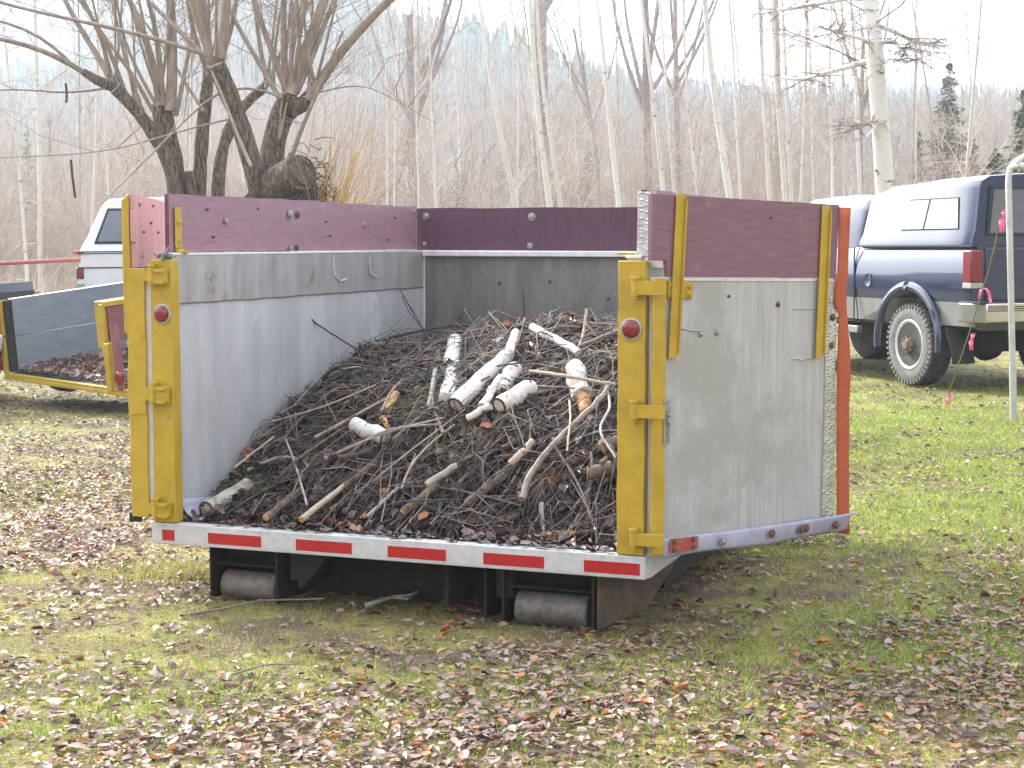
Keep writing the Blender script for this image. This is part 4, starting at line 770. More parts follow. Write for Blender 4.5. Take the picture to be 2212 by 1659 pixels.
    b = MB(); 
    for q in range(3): b.box(-1.243, -1.235, .06, 1.90, .86-q*.02, .87-q*.02)
    b.box(-1.23, -.88, -.015, 1.975, .901, .915); b.build('step_pad', 'black', bp, .002)
    # running gear
    b = MB(); b.box(-1.0, 4.3, .45, .53, .52, .64); b.box(-1.0, 4.3, 1.43, 1.51, .52, .64); b.cyl((.08, .1, .44), (.08, 1.86, .44), .05, 12); b.lathe((-.12, .95, .42), (1, 0, 0), [(.03, 0), (.16, .05), (.19, .16), (.15, .3), (.05, .42)], 20); b.box(-.65, -.2, .45, 1.3, .38, .60)
    b.cyl((-.95, 1.6, .52), (1.4, 1.6, .5), .035, 10); b.prism([(-1.15, .80, .60), (-1.15, 1.16, .60), (-.85, 1.1, .50), (-.85, .86, .50)], (0, 0, .06)); b.build('chassis', 'steel', t)
    for y in (.07, 1.70):
        b = MB(); b.prism([(-.52, y, .86), (-.50, y, .62), (-.60, y, .40), (-.61, y, .27)], (.012, 0, 0)); b.v[-1] = b.v[-1]; 
        b = MB(); b.add([(-.50, y, .84), (-.50, y+.26, .84), (-.53, y, .60), (-.53, y+.26, .60), (-.62, y+.0, .42), (-.62, y+.26, .42), (-.66, y+.0, .27), (-.66, y+.26, .27)], [(0, 1, 3, 2), (2, 3, 5, 4), (4, 5, 7, 6)])
        o = b.build('mud_flap', 'rubber', t, 0, 60); o.modifiers.new('s', 'SOLIDIFY').thickness = .015
    for x in (.08, 3.66):
        wheel(t, x, .02, .43, .27, -1); wheel(t, x, 1.94, .43, .27, 1)
    b = MB(); b.box(4.55, 4.57, .12, 1.84, 1.0, 1.36); b.build('grille', 'black', t, .01)
    b = MB(); b.prism([(4.5, -.01, .86), (4.68, .08, .86), (4.68, 1.88, .86), (4.5, 1.97, .86)], (0, 0, -.2)); b.build('front_bumper', 'chrome', t, .02)
    for y in (-.005, 1.80): b = MB(); b.box(4.46, 4.60, y, y+.165, 1.0, 1.34); b.build('turn_lamp', 'amber', t, .01)
    # doors, filler, stripes
    for y, s in ((-.0012, -1), (1.9612, 1)):
        b = MB(); b.tube([(1.145, y, .66), (1.15, y, 1.45)], .009, 4); b.tube([(1.80, y, .66), (1.80, y, 1.45)], .005, 4); b.tube([(2.95, y, .66), (2.95, y, 1.45)], .005, 4); b.build('panel_gap', 'black', t)
    if style == 'blue':
        b = MB(); b.lathe((.86, -.0025, 1.10), (0, -1, 0), [(.078, 0), (.078, .002), (.072, .004), (.066, .002), (.01, .002)], 26); b.build('filler_cap', body, t)
        b = MB(); b.box(1.16, 3.1, .05, .12, .50, .58); b.build('running_board', low, t, .01)
    else:
        for z in (1.275, 1.44):
            b = MB(); b.box(-1.02, 1.13, -.0085, -.004, z, z+.012); b.box(1.17, 4.4, -.0085, -.004, z, z+.012); b.box(-1.02, 1.13, 1.964, 1.9685, z, z+.012); b.box(-1.053, -1.046, .02, 1.94, z, z+.014); b.build('trim_strip', 'black', t)
    return t
aT = R(19); P0 = gnd(1972, 835)
pickup('pickup_truck', (P0[0], P0[1]+.1, 0), math.pi/2+aT, 'paintblue', 'silver', 'paintblue', 'dark blue pickup with silver lower sides and matching canopy, parked at the right', 'blue')
pickup('pickup_truck', (-5.13, 20.1, 0), math.pi/2+R(2), 'carwhite', 'carwhite', 'carwhite', 'white pickup with black trim lines and a slanted white canopy behind the grey trailer', 'white')
tk = pickup('pickup_truck', (-4.93-4.68*.8, 15.6+1.6, 0), 0, 'paintblue', 'black', 'paintblue', 'dark vehicle with orange corner lamp and chrome bumper cut off by the left picture edge', 'dark'); tk.scale = (.8, -.8, .8)

# ------------------------------------------------------------------ grey and yellow trailer
A1 = at(23, 805, 15.8); A2 = at(286, 842, 14.5); uu = A2-A1; WT = 1.82; KT = np.linalg.norm(uu)/1.73; uu /= np.linalg.norm(uu); vv = np.array([-uu[1], uu[0], .10]); vv /= np.linalg.norm(vv); ww = np.cross(uu, vv)
UR = 1.42
tr = empty('utility_trailer', label='grey boarded trailer with yellow posts and leaves on its bed, left of the dump box', cat='trailer')
tr.matrix_world = Matrix([[uu[i]*KT, vv[i]*KT, ww[i]*KT, A1[i]] for i in range(3)]+[[0, 0, 0, 1]])
b = MB(); b.box(0, UR+.02, .0, 1.9, -.045, 0); b.build('bed', 'steel', tr, .003)
b = MB(); b.box(-.03, WT, -.05, -.001, -.052, -.022); b.box(-.03, WT, -.045, -.01, -.021, .004); b.build('rear_bar', 'yellow', tr, .004)
bd = MB().box(.01, .045, .05, 1.85, .315, .625).build('side_board', 'greyboard', tr, .003); MB().box(.01, .045, .05, 1.85, .004, .309).build('side_board', 'greyboard', tr, .003)
MB().box(.008, .048, .04, 1.86, .6255, .632).build('board_edge', 'alu_edge', bd)
for z0, z1 in ((.0, .31), (.325, .62)):
    b = MB(); b.box(-.06, .02, -.03, -.022, z0, z1); b.box(-.06, -.05, -.022, .06, z0, z1); b.box(.012, .022, -.05, -.022, z0, z1); b.build('corner_post', 'yellow', tr, .003)
MB().box(.023, .05, -.02, .05, .01, .62).build('post_edge', 'steel', tr)
b = MB(); b.box(-.12, -.065, -.06, .0, .02, .14); b.build('tail_lamp', 'redlens', tr, .015)
b = MB(); b.box(UR-.10, UR+.005, -.0, .035, .30, .66); b.box(UR-.015, UR+.03, -.02, .0, .23, .66); b.box(UR-.10, UR+.03, .0, 1.85, .64, .68); b.build('side_frame', 'yellow', tr, .003)
MB().box(UR-.01, UR+.02, .036, .9, .36, .635).build('side_panel', 'maroon', tr, .002)
MB().box(UR-.03, UR+.01, .9, 1.85, .02, .60).build('side_board', 'greyboard', tr, .002)
b = MB(); b.box(UR+.06, UR+.12, -.06, .02, -.02, .36); b.box(UR+.05, UR+.06, -.06, .04, -.02, .34); b.build('corner_post', 'yellow', tr, .004)
b = MB(); b.tube([(UR+.22, -.04, .0), (UR+.21, -.04, .3), (UR+.17, -.02, .52)], .035, 10); b.build('upright_pipe', 'maroon', tr)
b = MB(); b.lathe((UR+.25, -.06, .10), (0, -1, 0), [(.055, 0), (.055, .02), (.04, .03), (.01, .032)], 20); b.build('tail_lamp', 'redlens', tr)
b = MB(); b.lathe((UR+.40, -.04, .09), (0, -1, 0), [(.045, 0), (.045, .02), (.03, .03), (.01, .032)], 20); b.build('tail_lamp', 'redlens', tr)
b = MB(); b.tube([(UR+.27, .02, .38), (UR+.42, .0, .12)], .012, 6); b.build('strut', 'yellow', tr)
b = MB(); b.box(-.2, 1.7, .62, .68, -.12, -.05); b.tube([(.2, 1.8, -.1), (.66, 2.7, -.1)], .03, 6); b.tube([(1.15, 1.8, -.1), (.66, 2.7, -.1)], .03, 6); b.tube([(.66, 2.6, .1), (.66, 2.6, -.45)], .03, 8); b.build('frame', 'steel', tr)
for x in (-.14, 1.60):
    b = MB(); b.lathe((x, .65, -.04), (1, 0, 0), [(.13, -.07), (.23, -.07), (.245, -.05), (.245, .05), (.23, .07), (.13, .07)], 36); t_ = b.build('tyre', 'tyre', tr)
    b = MB(); b.lathe((x, .65, -.04), (1, 0, 0), [(.02, -.05), (.13, -.055), (.13, .055), (.02, .05)], 24); b.build('wheel_rim', 'steel', t_)
N = 1700; q = np.stack([rng.uniform(.05, UR-.03, N), rng.uniform(.02, 1.85, N), .012+rng.uniform(0, .045, N)], 1); q = q@np.stack([uu, vv, ww])*KT+A1
V, Fc, rn = leaves(q, rng.uniform(.04, .075, N), tilt=.45, rnd=rng.uniform(.05, .9, N)); o = npmesh('trailer_leaves', V, Fc, 'leaf', rnd=rn, smooth=True); tag(o, 'brown leaves heaped on the bed of the grey trailer', 'leaves', kind='stuff')

# ------------------------------------------------------------------ corral rail, pipe frame, cord with ribbons
rl = empty('pipe_rail', at(100, 650, 19.5), label='red oxide pipe rail running behind the grey trailer to the white pickup', cat='rail')
def loc_(o, P): return np.asarray(P)-np.array(o.location)
b = MB(); b.tube(loc_(rl, [at(-300, 572, 19.5), at(0, 569, 19.5), at(166, 561, 19.5), at(330, 556, 19.5)]), .027, 10); b.build('rail', 'redpipe', rl)
b = MB(); b.tube(loc_(rl, [at(158, 545, 19.7), at(330, 540, 19.7)]), .027, 10); b.build('rail', 'redpipe', rl)
for x in (-300, 330):
    p = at(x, 540, 19.55); b = MB(); b.tube(loc_(rl, [(p[0], p[1], -.1), (p[0], p[1], 1.55)]), .04, 10); b.build('post', 'redpipe', rl)
pb_ = gnd(2190, 908); pf = empty('goal_frame', pb_, label='grey galvanised pipe frame standing on the grass at the right edge', cat='pipe frame')
tp = at(2178, 372, pb_[1])-pb_
b = MB(); b.tube([np.array([0, 0, -.05]), tp*.23], .030, 12); b.build('foot', 'pipegreen', pf)
b = MB(); b.tube([tp*.23, tp*.6, tp*.97, tp+np.array([.015, 0, .03]), tp+np.array([.06, .0, .045]), tp+np.array([.16, 0, .045])], .027, 12); b.build('upright', 'pipe', pf)
b = MB(); b.tube([tp*.80, tp*.815], .030, 12); b.build('coupling', 'pipe', pf); b = MB(); b.tube([tp+np.array([.09, 0, .045]), tp+np.array([.13, 0, .045])], .034, 12); b.build('coupling', 'pipe', pf)
b = MB(); b.tube([tp+np.array([.16, 0, .045]), tp+np.array([2.2, .2, .045])], .022, 12); b.build('crossbar', 'pipe', pf)
b = MB(); b.tube([tp+np.array([2.2, .2, .06]), np.array([2.25, .2, -.05])], .027, 12); b.build('upright', 'pipe', pf)
b = MB(); b.tube([tp+np.array([.01, .02, .02]), tp+np.array([.06, .03, .075]), tp+np.array([.13, .1, .115]), tp+np.array([1.1, .9, .58])], .024, 12); b.build('brace', 'pipe', pf)
rp_ = [(2176, 385, 13.62), (2173, 401, 13.65), (2150, 526, 14.0), (2133, 592, 14.25), (2130, 600, 14.28), (2108, 676, 14.55), (2052, 842, 15.1), (2045, 872, 15.2)]
b = MB(); b.tube([at(*p) for p in rp_], .007, 6); o = b.build('guy_cord', 'rope'); tag(o, 'thin green cord slanting from the pipe frame down to the grass', 'cord')
for (x, y, d, s, shp, lb) in ((2162, 480, 13.85, 1.0, 0, 'pink ribbon tied highest on the cord, before the truck rear window'), (2127, 638, 14.4, 1, 1, 'pink ribbon loop hanging beside the truck bumper'), (2096, 740, 14.75, .8, 0, 'pink ribbon on the cord behind the truck wheel'), (2048, 862, 15.15, .7, 0, 'pink ribbon lowest on the cord, at the grass')):
    P = at(x, y, d); mb = MB()
    pth = [(-.012, -.09), (-.02, .0), (.0, .075), (.008, .10)] if shp == 0 else [(-.065, -.03), (-.05, .045), (-.01, .065), (.03, .0), (.04, -.07)]
    for q in ((0, 1) if shp == 0 else (0,)):
        V = []; n_ = 14; xs_ = np.interp(np.linspace(0, 1, n_), np.linspace(0, 1, len(pth)), [k[0] for k in pth]); zs_ = np.interp(np.linspace(0, 1, n_), np.linspace(0, 1, len(pth)), [k[1] for k in pth])
        for i in range(n_): V += [(P[0]+(xs_[i]+q*.03*(i/n_-1)*-1)*s, P[1]-.012-.01*math.sin(i), P[2]+zs_[i]*s), (P[0]+(xs_[i]+.022+q*.02)*s, P[1]-.02+.012*math.sin(i*1.3), P[2]+(zs_[i]+.006)*s)]
        mb.add(V, [(2*i, 2*i+1, 2*i+3, 2*i+2) for i in range(n_-1)])
    o = mb.build('marking_ribbon', 'pinkrib', None, 0, 60); o.modifiers.new('s', 'SOLIDIFY').thickness = .002; tag(o, lb, 'ribbon')
# fallen twigs on the lawn
for (pts, r, m, lb) in (([(410, 1338), (480, 1332), (560, 1320), (700, 1322)], .006, 'stick', 'long thin fallen twig on the grass before the left roller'), ([(790, 1318), (850, 1305), (880, 1316), (925, 1290), (930, 1285)], .010, 'mosslog', 'lichen covered fallen stick just in front of the dark gap under the box'), ([(500, 1470), (570, 1455), (640, 1462)], .004, 'stick', 'short dark twig lying on the leaves left of centre'), ([(520, 1290), (620, 1310), (690, 1298)], .005, 'darkstick', 'dark twig lying by the left roller')):
    q = np.array([gnd(*p)+np.array([0, 0, .02+.012*i]) for i, p in enumerate(pts)]); b = MB(); b.tube(q, np.linspace(r, r*.5, len(q)), 6)
    e = q[1]+(q[2]-q[1])*.4+np.array([.06, -.08, .03]); b.tube([q[1], e], [r*.6, r*.3], 5); tag(b.build('fallen_twig', m, None, 0, 60), lb, 'twig')

# ------------------------------------------------------------------ trees
def smooth(q, K):
    q = np.asarray(q, float); s = np.concatenate([[0], np.cumsum(np.linalg.norm(np.diff(q, axis=0), axis=1))]); u = np.linspace(0, s[-1], K); p = np.stack([np.interp(u, s, q[:, i]) for i in range(3)], 1)
    for _ in range(3): p[1:-1] = (p[:-2]+p[2:]+2*p[1:-1])/4
    return p
def along(q, t):
    q = np.asarray(q); s = np.linspace(0, 1, len(q)); return np.stack([np.interp(t, s, q[:, i]) for i in range(3)], 1)
def side_branches(q, n, t0, t1, lmin, lmax, up, r, sub=6, subl=.35, subsub=3, rg=rng, droop=0):
    """branches along stem q with twigs on them and twiglets on those; returns arrays for twigs()"""
    t = rg.uniform(t0, t1, n); p0 = along(q, t); a = rg.uniform(0, 2*np.pi, n); u = rg.normal(up, .22, n); d = np.stack([np.cos(a)*np.cos(u), np.sin(a)*np.cos(u), np.sin(u)], 1)
    l = rg.uniform(lmin, lmax, n)*(1.15-.6*(t-t0)/(t1-t0+1e-6)); p1 = p0+d*l[:, None]; P0, P1, RR = [p0], [p1], [np.full(n, r)*(.6+.6*l/lmax)]
    def kids(p0, p1, k, f, rr, drp):
        n = len(p0)*k; q0 = np.repeat(p0, k, 0); q1 = np.repeat(p1, k, 0); tt = rg.uniform(.2, 1, n)[:, None]; b = q0+(q1-q0)*tt; L = np.linalg.norm(q1-q0, axis=1)[:, None]; dd = (q1-q0)/(L+1e-9)+rg.normal(0, .55, (n, 3)); dd[:, 2] += .25-drp; dd /= np.linalg.norm(dd, axis=1)[:, None]
        return b, b+dd*L*f*rg.uniform(.4, 1, (n, 1)), np.full(n, rr)
    if sub:
        a0, a1, ar = kids(p0, p1, sub, subl*1.3, r*.5, droop); P0.append(a0); P1.append(a1); RR.append(ar)
        if subsub: b0, b1, br = kids(a0, a1, subsub, .5, r*.33, droop); P0.append(b0); P1.append(b1); RR.append(br)
    return np.vstack(P0), np.vstack(P1), np.concatenate(RR)
def tree(name, trunks, label, cat, bmat, tmat, branches, group=None, n=10):
    """trunks: list of (points, r0, r1); first point is the foot"""
    base = np.array(trunks[0][0][0], float); rt = empty(name, base, label=label, cat=cat, group=group); b = MB(); qs = []
    for pts, r0, r1 in trunks:
        q = smooth(pts, 16); b.tube(q-base, np.linspace(r0, r1, 16)*(1+.05*rng.normal(0, 1, 16)), n); qs.append(q)
    b.build('trunk', bmat, rt, 0, 60)
    P0, P1, RR = [], [], []
    for k, kw in branches:
        a, c, d = side_branches(qs[k], **kw); P0.append(a-base); P1.append(c-base); RR.append(d)
    if P0: V, Fc = twigs(np.vstack(P0), np.vstack(P1), np.concatenate(RR), .07); npmesh('crown', V, Fc, tmat, rt)
    return rt
def stem(px, d, base_y=560, top=3.2, jit=.25):
    """stem through the given picture points at distance d, from the ground to well above the picture"""
    q = [at(x, y, d+rng.normal(0, jit)) for x, y in px]; f = q[0]+(q[0]-q[-1])*((q[0][2]+.1)/max(.5, q[-1][2]-q[0][2])); f[2] = -.1
    e = q[-1]+(q[-1]-q[-2])/np.linalg.norm(q[-1]-q[-2])*top; e[2] = max(e[2], q[-1][2]+top*.8); return [f]+q+[e]
K = lambda n, t0, t1, a, b, up, r, **k: dict(n=n, t0=t0, t1=t1, lmin=a, lmax=b, up=up, r=r, **k)
asp = [ # points, distance, width px, label
 ([(1115, 445), (1090, 330), (1060, 190), (1048, 100), (1035, 0)], 40, 15, 'white aspen leaning left, standing left of the forked pair behind the head board'),
 ([(1190, 447), (1170, 330), (1155, 180), (1145, 0)], 38, 18, 'left trunk of the close pair of white aspens behind the head board'),
 ([(1213, 445), (1190, 300), (1165, 150), (1160, 0)], 39, 13, 'right trunk of the close pair of white aspens behind the head board'),
 ([(1338, 450), (1325, 330), (1310, 200), (1300, 60), (1290, 0)], 40, 15, 'lone white aspen behind the right end of the head board'),
 ([(1435, 440), (1425, 330), (1412, 220), (1400, 120), (1385, 0)], 42, 13, 'white aspen just left of the right door strap'),
 ([(1460, 440), (1445, 300), (1437, 140), (1425, 0)], 44, 9, 'thin pale aspen beside the right door strap'),
 ([(1578, 430), (1558, 310), (1540, 200), (1522, 0)], 38, 20, 'thick white aspen above the plum board of the right door'),
 ([(1600, 430), (1590, 250), (1584, 100), (1575, 0)], 43, 8, 'slender aspen immediately right of the thick one above the door'),
 ([(1510, 430), (1492, 300), (1480, 160), (1476, 0)], 45, 9, 'thin aspen above the middle of the door strap board'),
 ([(1663, 430), (1655, 330), (1648, 200), (1640, 0)], 42, 12, 'white aspen left of the tan trunk over the right door'),
 ([(1697, 430), (1690, 330), (1677, 205), (1668, 0)], 40, 14, 'white aspen crossing the tan trunk over the right door'),
 ([(1710, 430), (1700, 235), (1693, 52), (1690, 0)], 43, 11, 'white aspen just right of the tan trunk'),
 ([(1731, 415), (1738, 250), (1742, 100), (1744, 0)], 44, 10, 'right leaning aspen above the blue truck bonnet'),
 ([(1757, 415), (1754, 180), (1746, 52), (1742, 0)], 45, 8, 'thin straight aspen above the blue truck cab front'),
 ([(1798, 410), (1801, 335), (1789, 235), (1793, 100), (1796, 0)], 43, 8, 'crooked thin aspen above the blue truck cab'),
 ([(1824, 408), (1822, 235), (1819, 0)], 44, 9, 'straight thin aspen above the blue truck cab'),
 ([(1858, 405), (1850, 260), (1848, 104), (1838, 0)], 42, 12, 'white aspen just left of the big old birch'),
 ([(1978, 385), (1980, 156), (1985, 60), (1972, 0)], 46, 6, 'thin pale aspen between the big birch and the spruce'),
 ([(2088, 365), (2095, 287)], 30, 9, 'small forked pale sapling above the canopy of the blue truck'),
 ([(88, 640), (85, 500), (88, 350), (80, 200), (75, 0)], 33, 12, 'pale slender aspen at the far left behind the pipe rail'),
 ([(60, 640), (52, 480), (40, 330), (20, 180), (5, 40)], 36, 9, 'leaning pale aspen nearest the left picture edge'),
 ([(197, 500), (207, 350), (210, 200), (212, 0)], 38, 9, 'pale aspen rising behind the white pickup canopy'),
 ([(236, 430), (228, 300), (220, 150), (222, 0)], 42, 7, 'thin aspen right of the white pickup canopy top'),
 ([(836, 440), (838, 250), (832, 100), (828, 0)], 42, 6, 'thin pale aspen above the right end of the lit side board'),
 ([(852, 440), (853, 280), (858, 120), (862, 0)], 43, 5, 'thinnest pale aspen beside the yellow willow whips'),
 ([(905, 445), (902, 330), (897, 200), (895, 0)], 44, 6, 'thin pale aspen over the corner of the box'),
 ([(942, 445), (936, 300), (930, 180), (926, 0)], 42, 8, 'pale aspen just right of the box corner'),
 ([(1118, 440), (1119, 300), (1120, 120), (1117, 0)], 44, 6, 'thin aspen growing from the foot of the leaning one'),
 ([(1250, 445), (1246, 300), (1230, 160), (1222, 0)], 47, 5, 'faint thin aspen between the pair and the lone aspen'),
 ([(1900, 395), (1886, 200), (1880, 0)], 50, 6, 'faint thin aspen close behind the big old birch')]
for px, d, wpx, lb in asp:
    r = wpx*.41/F*d; q = stem(px, d); q_ = q
    tree('aspen_tree', [(q, r*1.1, r*.45)], lb, 'tree', 'aspen', 'twig', [(0, K(22, .3, 1, .5, 1.9, .75, .010, sub=4, subl=.4, subsub=3)), (0, K(16, .12, .7, .4, 1.5, .15, .009, sub=4, subl=.35, subsub=2))])
# larger trees
q = stem([(1909, 400), (1908, 300), (1897, 230), (1890, 80), (1878, 0)], 28); tb = [(q, .185, .12)]
for pts, r0 in (([(1893, 125), (1850, 140), (1810, 150), (1770, 160), (1745, 172), (1700, 172), (1650, 158)], .05), ([(1893, 95), (1850, 80), (1800, 68), (1766, 56)], .04), ([(1895, 55), (1940, 70), (1970, 90), (1995, 92), (2030, 90)], .045), ([(1900, 90), (1940, 92), (1965, 130), (1990, 128)], .035), ([(1905, 265), (1870, 266), (1833, 263)], .025), ([(1890, -20), (1810, 0), (1760, 10), (1690, 20), (1640, 30)], .05), ([(1896, 268), (1880, 285), (1872, 296)], .02)):
    tb.append(([at(x, y, 28+.3*i*(1 if r0 > .04 else -1)) for i, (x, y) in enumerate(pts)], r0, r0*.35))
tree('birch_tree', tb, 'big old white birch with dark patches and knotty limbs behind the blue truck', 'tree', 'bigbirch', 'darktwig', [(i, K(16, .25, 1, .25, .9, -.1, .012, sub=5, subl=.5, subsub=3, droop=.3)) for i in range(1, 7)]+[(0, K(22, .5, 1, .8, 2.0, .3, .016, sub=6, subl=.4, subsub=3))], n=18)
big = [([(1170, 445), (1168, 300), (1166, 120), (1166, 0)], 55, 40, 'massive grey brown cottonwood trunk behind the pair of aspens', 'graybark'), ([(892, 445), (890, 330), (888, 230)], 55, 24, 'hazy vase shaped cottonwood over the box corner', 'graybark'), ([(1400, 445), (1397, 300), (1396, 200)], 52, 22, 'grey forked cottonwood right of the lone aspen', 'graybark'),
       ([(1676, 430), (1680, 200), (1678, 100), (1675, 0)], 47, 17, 'thick tan trunk without forks over the right door', 'tanbark'), ([(1470, 445), (1462, 300), (1460, 150)], 55, 16, 'crooked grey tree with fine crown above the door strap', 'graybark'), ([(1860, 430), (1858, 300), (1862, 180)], 60, 12, 'grey background tree close to the left of the old birch', 'graybark'), ([(405, 440), (410, 250), (412, 60)], 60, 14, 'grey background tree seen between the willow limbs', 'graybark'), ([(1295, 445), (1290, 330), (1272, 235)], 58, 10, 'small grey crooked tree between the aspens', 'graybark')]
for px, d, wpx, lb, m in big:
    r = wpx/2/F*d; q = stem(px, d, top=6 if len(px) > 3 else 3); tb = [(q, r*1.1, r*.6)]
    if m == 'graybark':
        k = along(smooth(q, 16), [.62, .66, .7, .75, .6])
        for j in range(5):
            a = rng.uniform(-.9, .9); tb.append(([k[j], k[j]+np.array([a*.9, rng.normal(0, .5), 1.2]), k[j]+np.array([a*1.9, rng.normal(0, .8), 3.2]), k[j]+np.array([a*2.3, rng.normal(0, 1), 5.5])], r*.5, r*.12))
    tree('cottonwood_tree' if m == 'graybark' else 'aspen_tree', tb, lb, 'tree', m, 'twig', [(i, K(14, .15, 1, .6, 2.0, .5, .013, sub=5, subl=.4, subsub=3)) for i in range(len(tb))])
for i in range(26):                                              # crowded thin background stems
    x = rng.uniform(-60, 2300); d = rng.uniform(46, 66); wpx = rng.uniform(3.5, 7); dx = rng.normal(-18, 22)
    q = stem([(x, 440), (x+dx*.4+rng.normal(0, 4), 220), (x+dx, 0)], d)
    tree('sapling', [(q, wpx/2/F*d, wpx/5/F*d)], 'thin bare pale stem in the crowded woods at the back', 'tree', ['aspen', 'tanbark', 'aspen', 'graybark'][i % 4], 'twig', [(0, K(20, .15, 1, .4, 1.6, .6, .009, sub=4, subl=.45, subsub=2))], group='thin stems crowding the back woods', n=7)
fk = [at(2095, 287, 30), at(2085, 262, 30), at(2060, 235, 30.2), at(2050, 215, 30.2)]; fk2 = [at(2095, 287, 30), at(2105, 262, 29.9), at(2110, 220, 29.8)]

# willows with thick pollard limbs and long whips
def willow(name, dp, limbs, shoots, label, extra=None):
    base = at(limbs[0][0][0][0], 430, dp); base[2] = -.1; rt = empty(name, base, label=label, cat='tree'); b = MB(); s2 = MB(); whips = []
    for pts, w0, w1, dz in limbs:
        q = [at(x, y, dp+dz*(.3+i/len(pts))) for i, (x, y) in enumerate(pts)]; 
        if pts[0][1] > 400: f = q[0].copy(); f[2] = -.1; f[0] += (base[0]-f[0])*.3; q = [f]+q
        q = smooth(q, 22); rr = np.linspace(w0, w1, 22)/2/F*dp*(1+.06*rng.normal(0, 1, 22)); b.tube(q-base, rr, 16)
    b.build('trunk', 'willowbark', rt, 0, 70)
    for pts, w0, w1, dz in shoots:
        q = [at(x, y, dp+dz*i/len(pts)) for i, (x, y) in enumerate(pts)]; e = q[-1]+(q[-1]-q[-2])/np.linalg.norm(q[-1]-q[-2])*rng.uniform(.6, 1.6); q = smooth(q+[e], 14); s2.tube(q-base, np.linspace(w0, w1*.7, 14)/2/F*dp, 8); whips.append(q)
    s2.build('limb_shoots', 'willowshoot', rt, 0, 70)
    P0, P1, RR = [], [], []
    for q in whips:
        a, c, d = side_branches(q, 8, .2, 1, .3, 1.5, .6, .005, sub=3, subl=.4, subsub=2); P0.append(a-base); P1.append(c-base); RR.append(d)
    V, Fc = twigs(np.vstack(P0), np.vstack(P1), np.concatenate(RR), .1); npmesh('crown', V, Fc, 'willowshoot', rt)
    return rt, base
L1 = [([(385, 430), (372, 360), (340, 297), (301, 242), (262, 205), (250, 191)], 46, 26, -.3), ([(385, 430), (378, 370), (367, 310), (352, 262), (347, 225)], 50, 40, .1), ([(430, 430), (432, 350), (438, 270), (445, 210), (452, 150)], 42, 26, .2), ([(470, 430), (472, 350), (492, 275), (530, 215), (568, 190)], 44, 22, .5), ([(425, 430), (405, 400), (408, 370)], 46, 22, -.1), ([(250, 191), (207, 172), (180, 155)], 24, 16, 0), ([(560, 200), (590, 160)], 20, 14, .4)]
S1 = [([(180, 155), (140, 130), (78, 100), (0, 84)], 13, 6, -.4), ([(250, 195), (230, 150), (205, 110), (170, 60), (140, 0)], 15, 8, .3), ([(235, 160), (228, 100), (205, 50), (180, 0)], 11, 7, -.3), ([(275, 215), (255, 160), (240, 110), (215, 55), (165, -10)], 11, 6, .2), ([(347, 230), (335, 160), (322, 100), (290, 20), (275, -10)], 20, 10, .3), ([(352, 225), (345, 130), (335, 50), (318, -10)], 14, 8, -.2), ([(368, 240), (372, 150), (372, 60), (366, -20)], 26, 18, .1), ([(330, 240), (300, 180), (260, 120), (205, 60), (180, 0)], 10, 6, -.5), ([(380, 250), (400, 150), (418, 60), (425, -10)], 11, 7, .4), ([(452, 155), (448, 80), (440, 0)], 16, 10, 0), ([(458, 150), (470, 70), (490, -10)], 14, 9, .2), ([(450, 160), (425, 100), (410, 40), (404, -10)], 12, 8, -.3), ([(585, 165), (610, 110), (640, 50), (680, -10)], 11, 7, .5), ([(575, 170), (560, 100), (550, 0)], 12, 7, .3), ([(345, 240), (300, 160), (268, 90), (250, 0)], 9, 5, .6), ([(440, 240), (400, 180), (360, 110), (300, 30)], 8, 5, .8), ([(168, 152), (120, 100), (60, 60), (-20, 40)], 8, 4, -.3), ([(230, 190), (140, 205), (60, 190), (-20, 195)], 6, 3, .4)]
S1_ = [((347, 228)), (250, 193), (452, 152), (575, 190), (300, 240)]
for x, y in S1_:
    for _ in range(3): dx = rng.normal((x-420)*.25, 35); S1.append(([(x+rng.normal(0, 6), y), (x+dx*.45, y*.6), (x+dx, -10)], rng.uniform(5, 9), 4, rng.normal(0, .5)))
wt, _ = willow('willow_tree', 18.5, L1, S1, 'left willow stool with several furrowed trunks and pale whips behind the side board')
L2 = [([(565, 430), (550, 370), (520, 270), (492, 190), (466, 140)], 48, 38, -.4), ([(590, 430), (582, 355), (592, 290), (612, 240), (625, 212)], 62, 52, .2), ([(600, 430), (640, 395), (668, 370)], 60, 46, 0), ([(625, 235), (655, 225), (675, 200)], 44, 26, .1), ([(470, 145), (455, 135)], 44, 30, -.1), ([(560, 430), (530, 420)], 60, 40, -.1)]
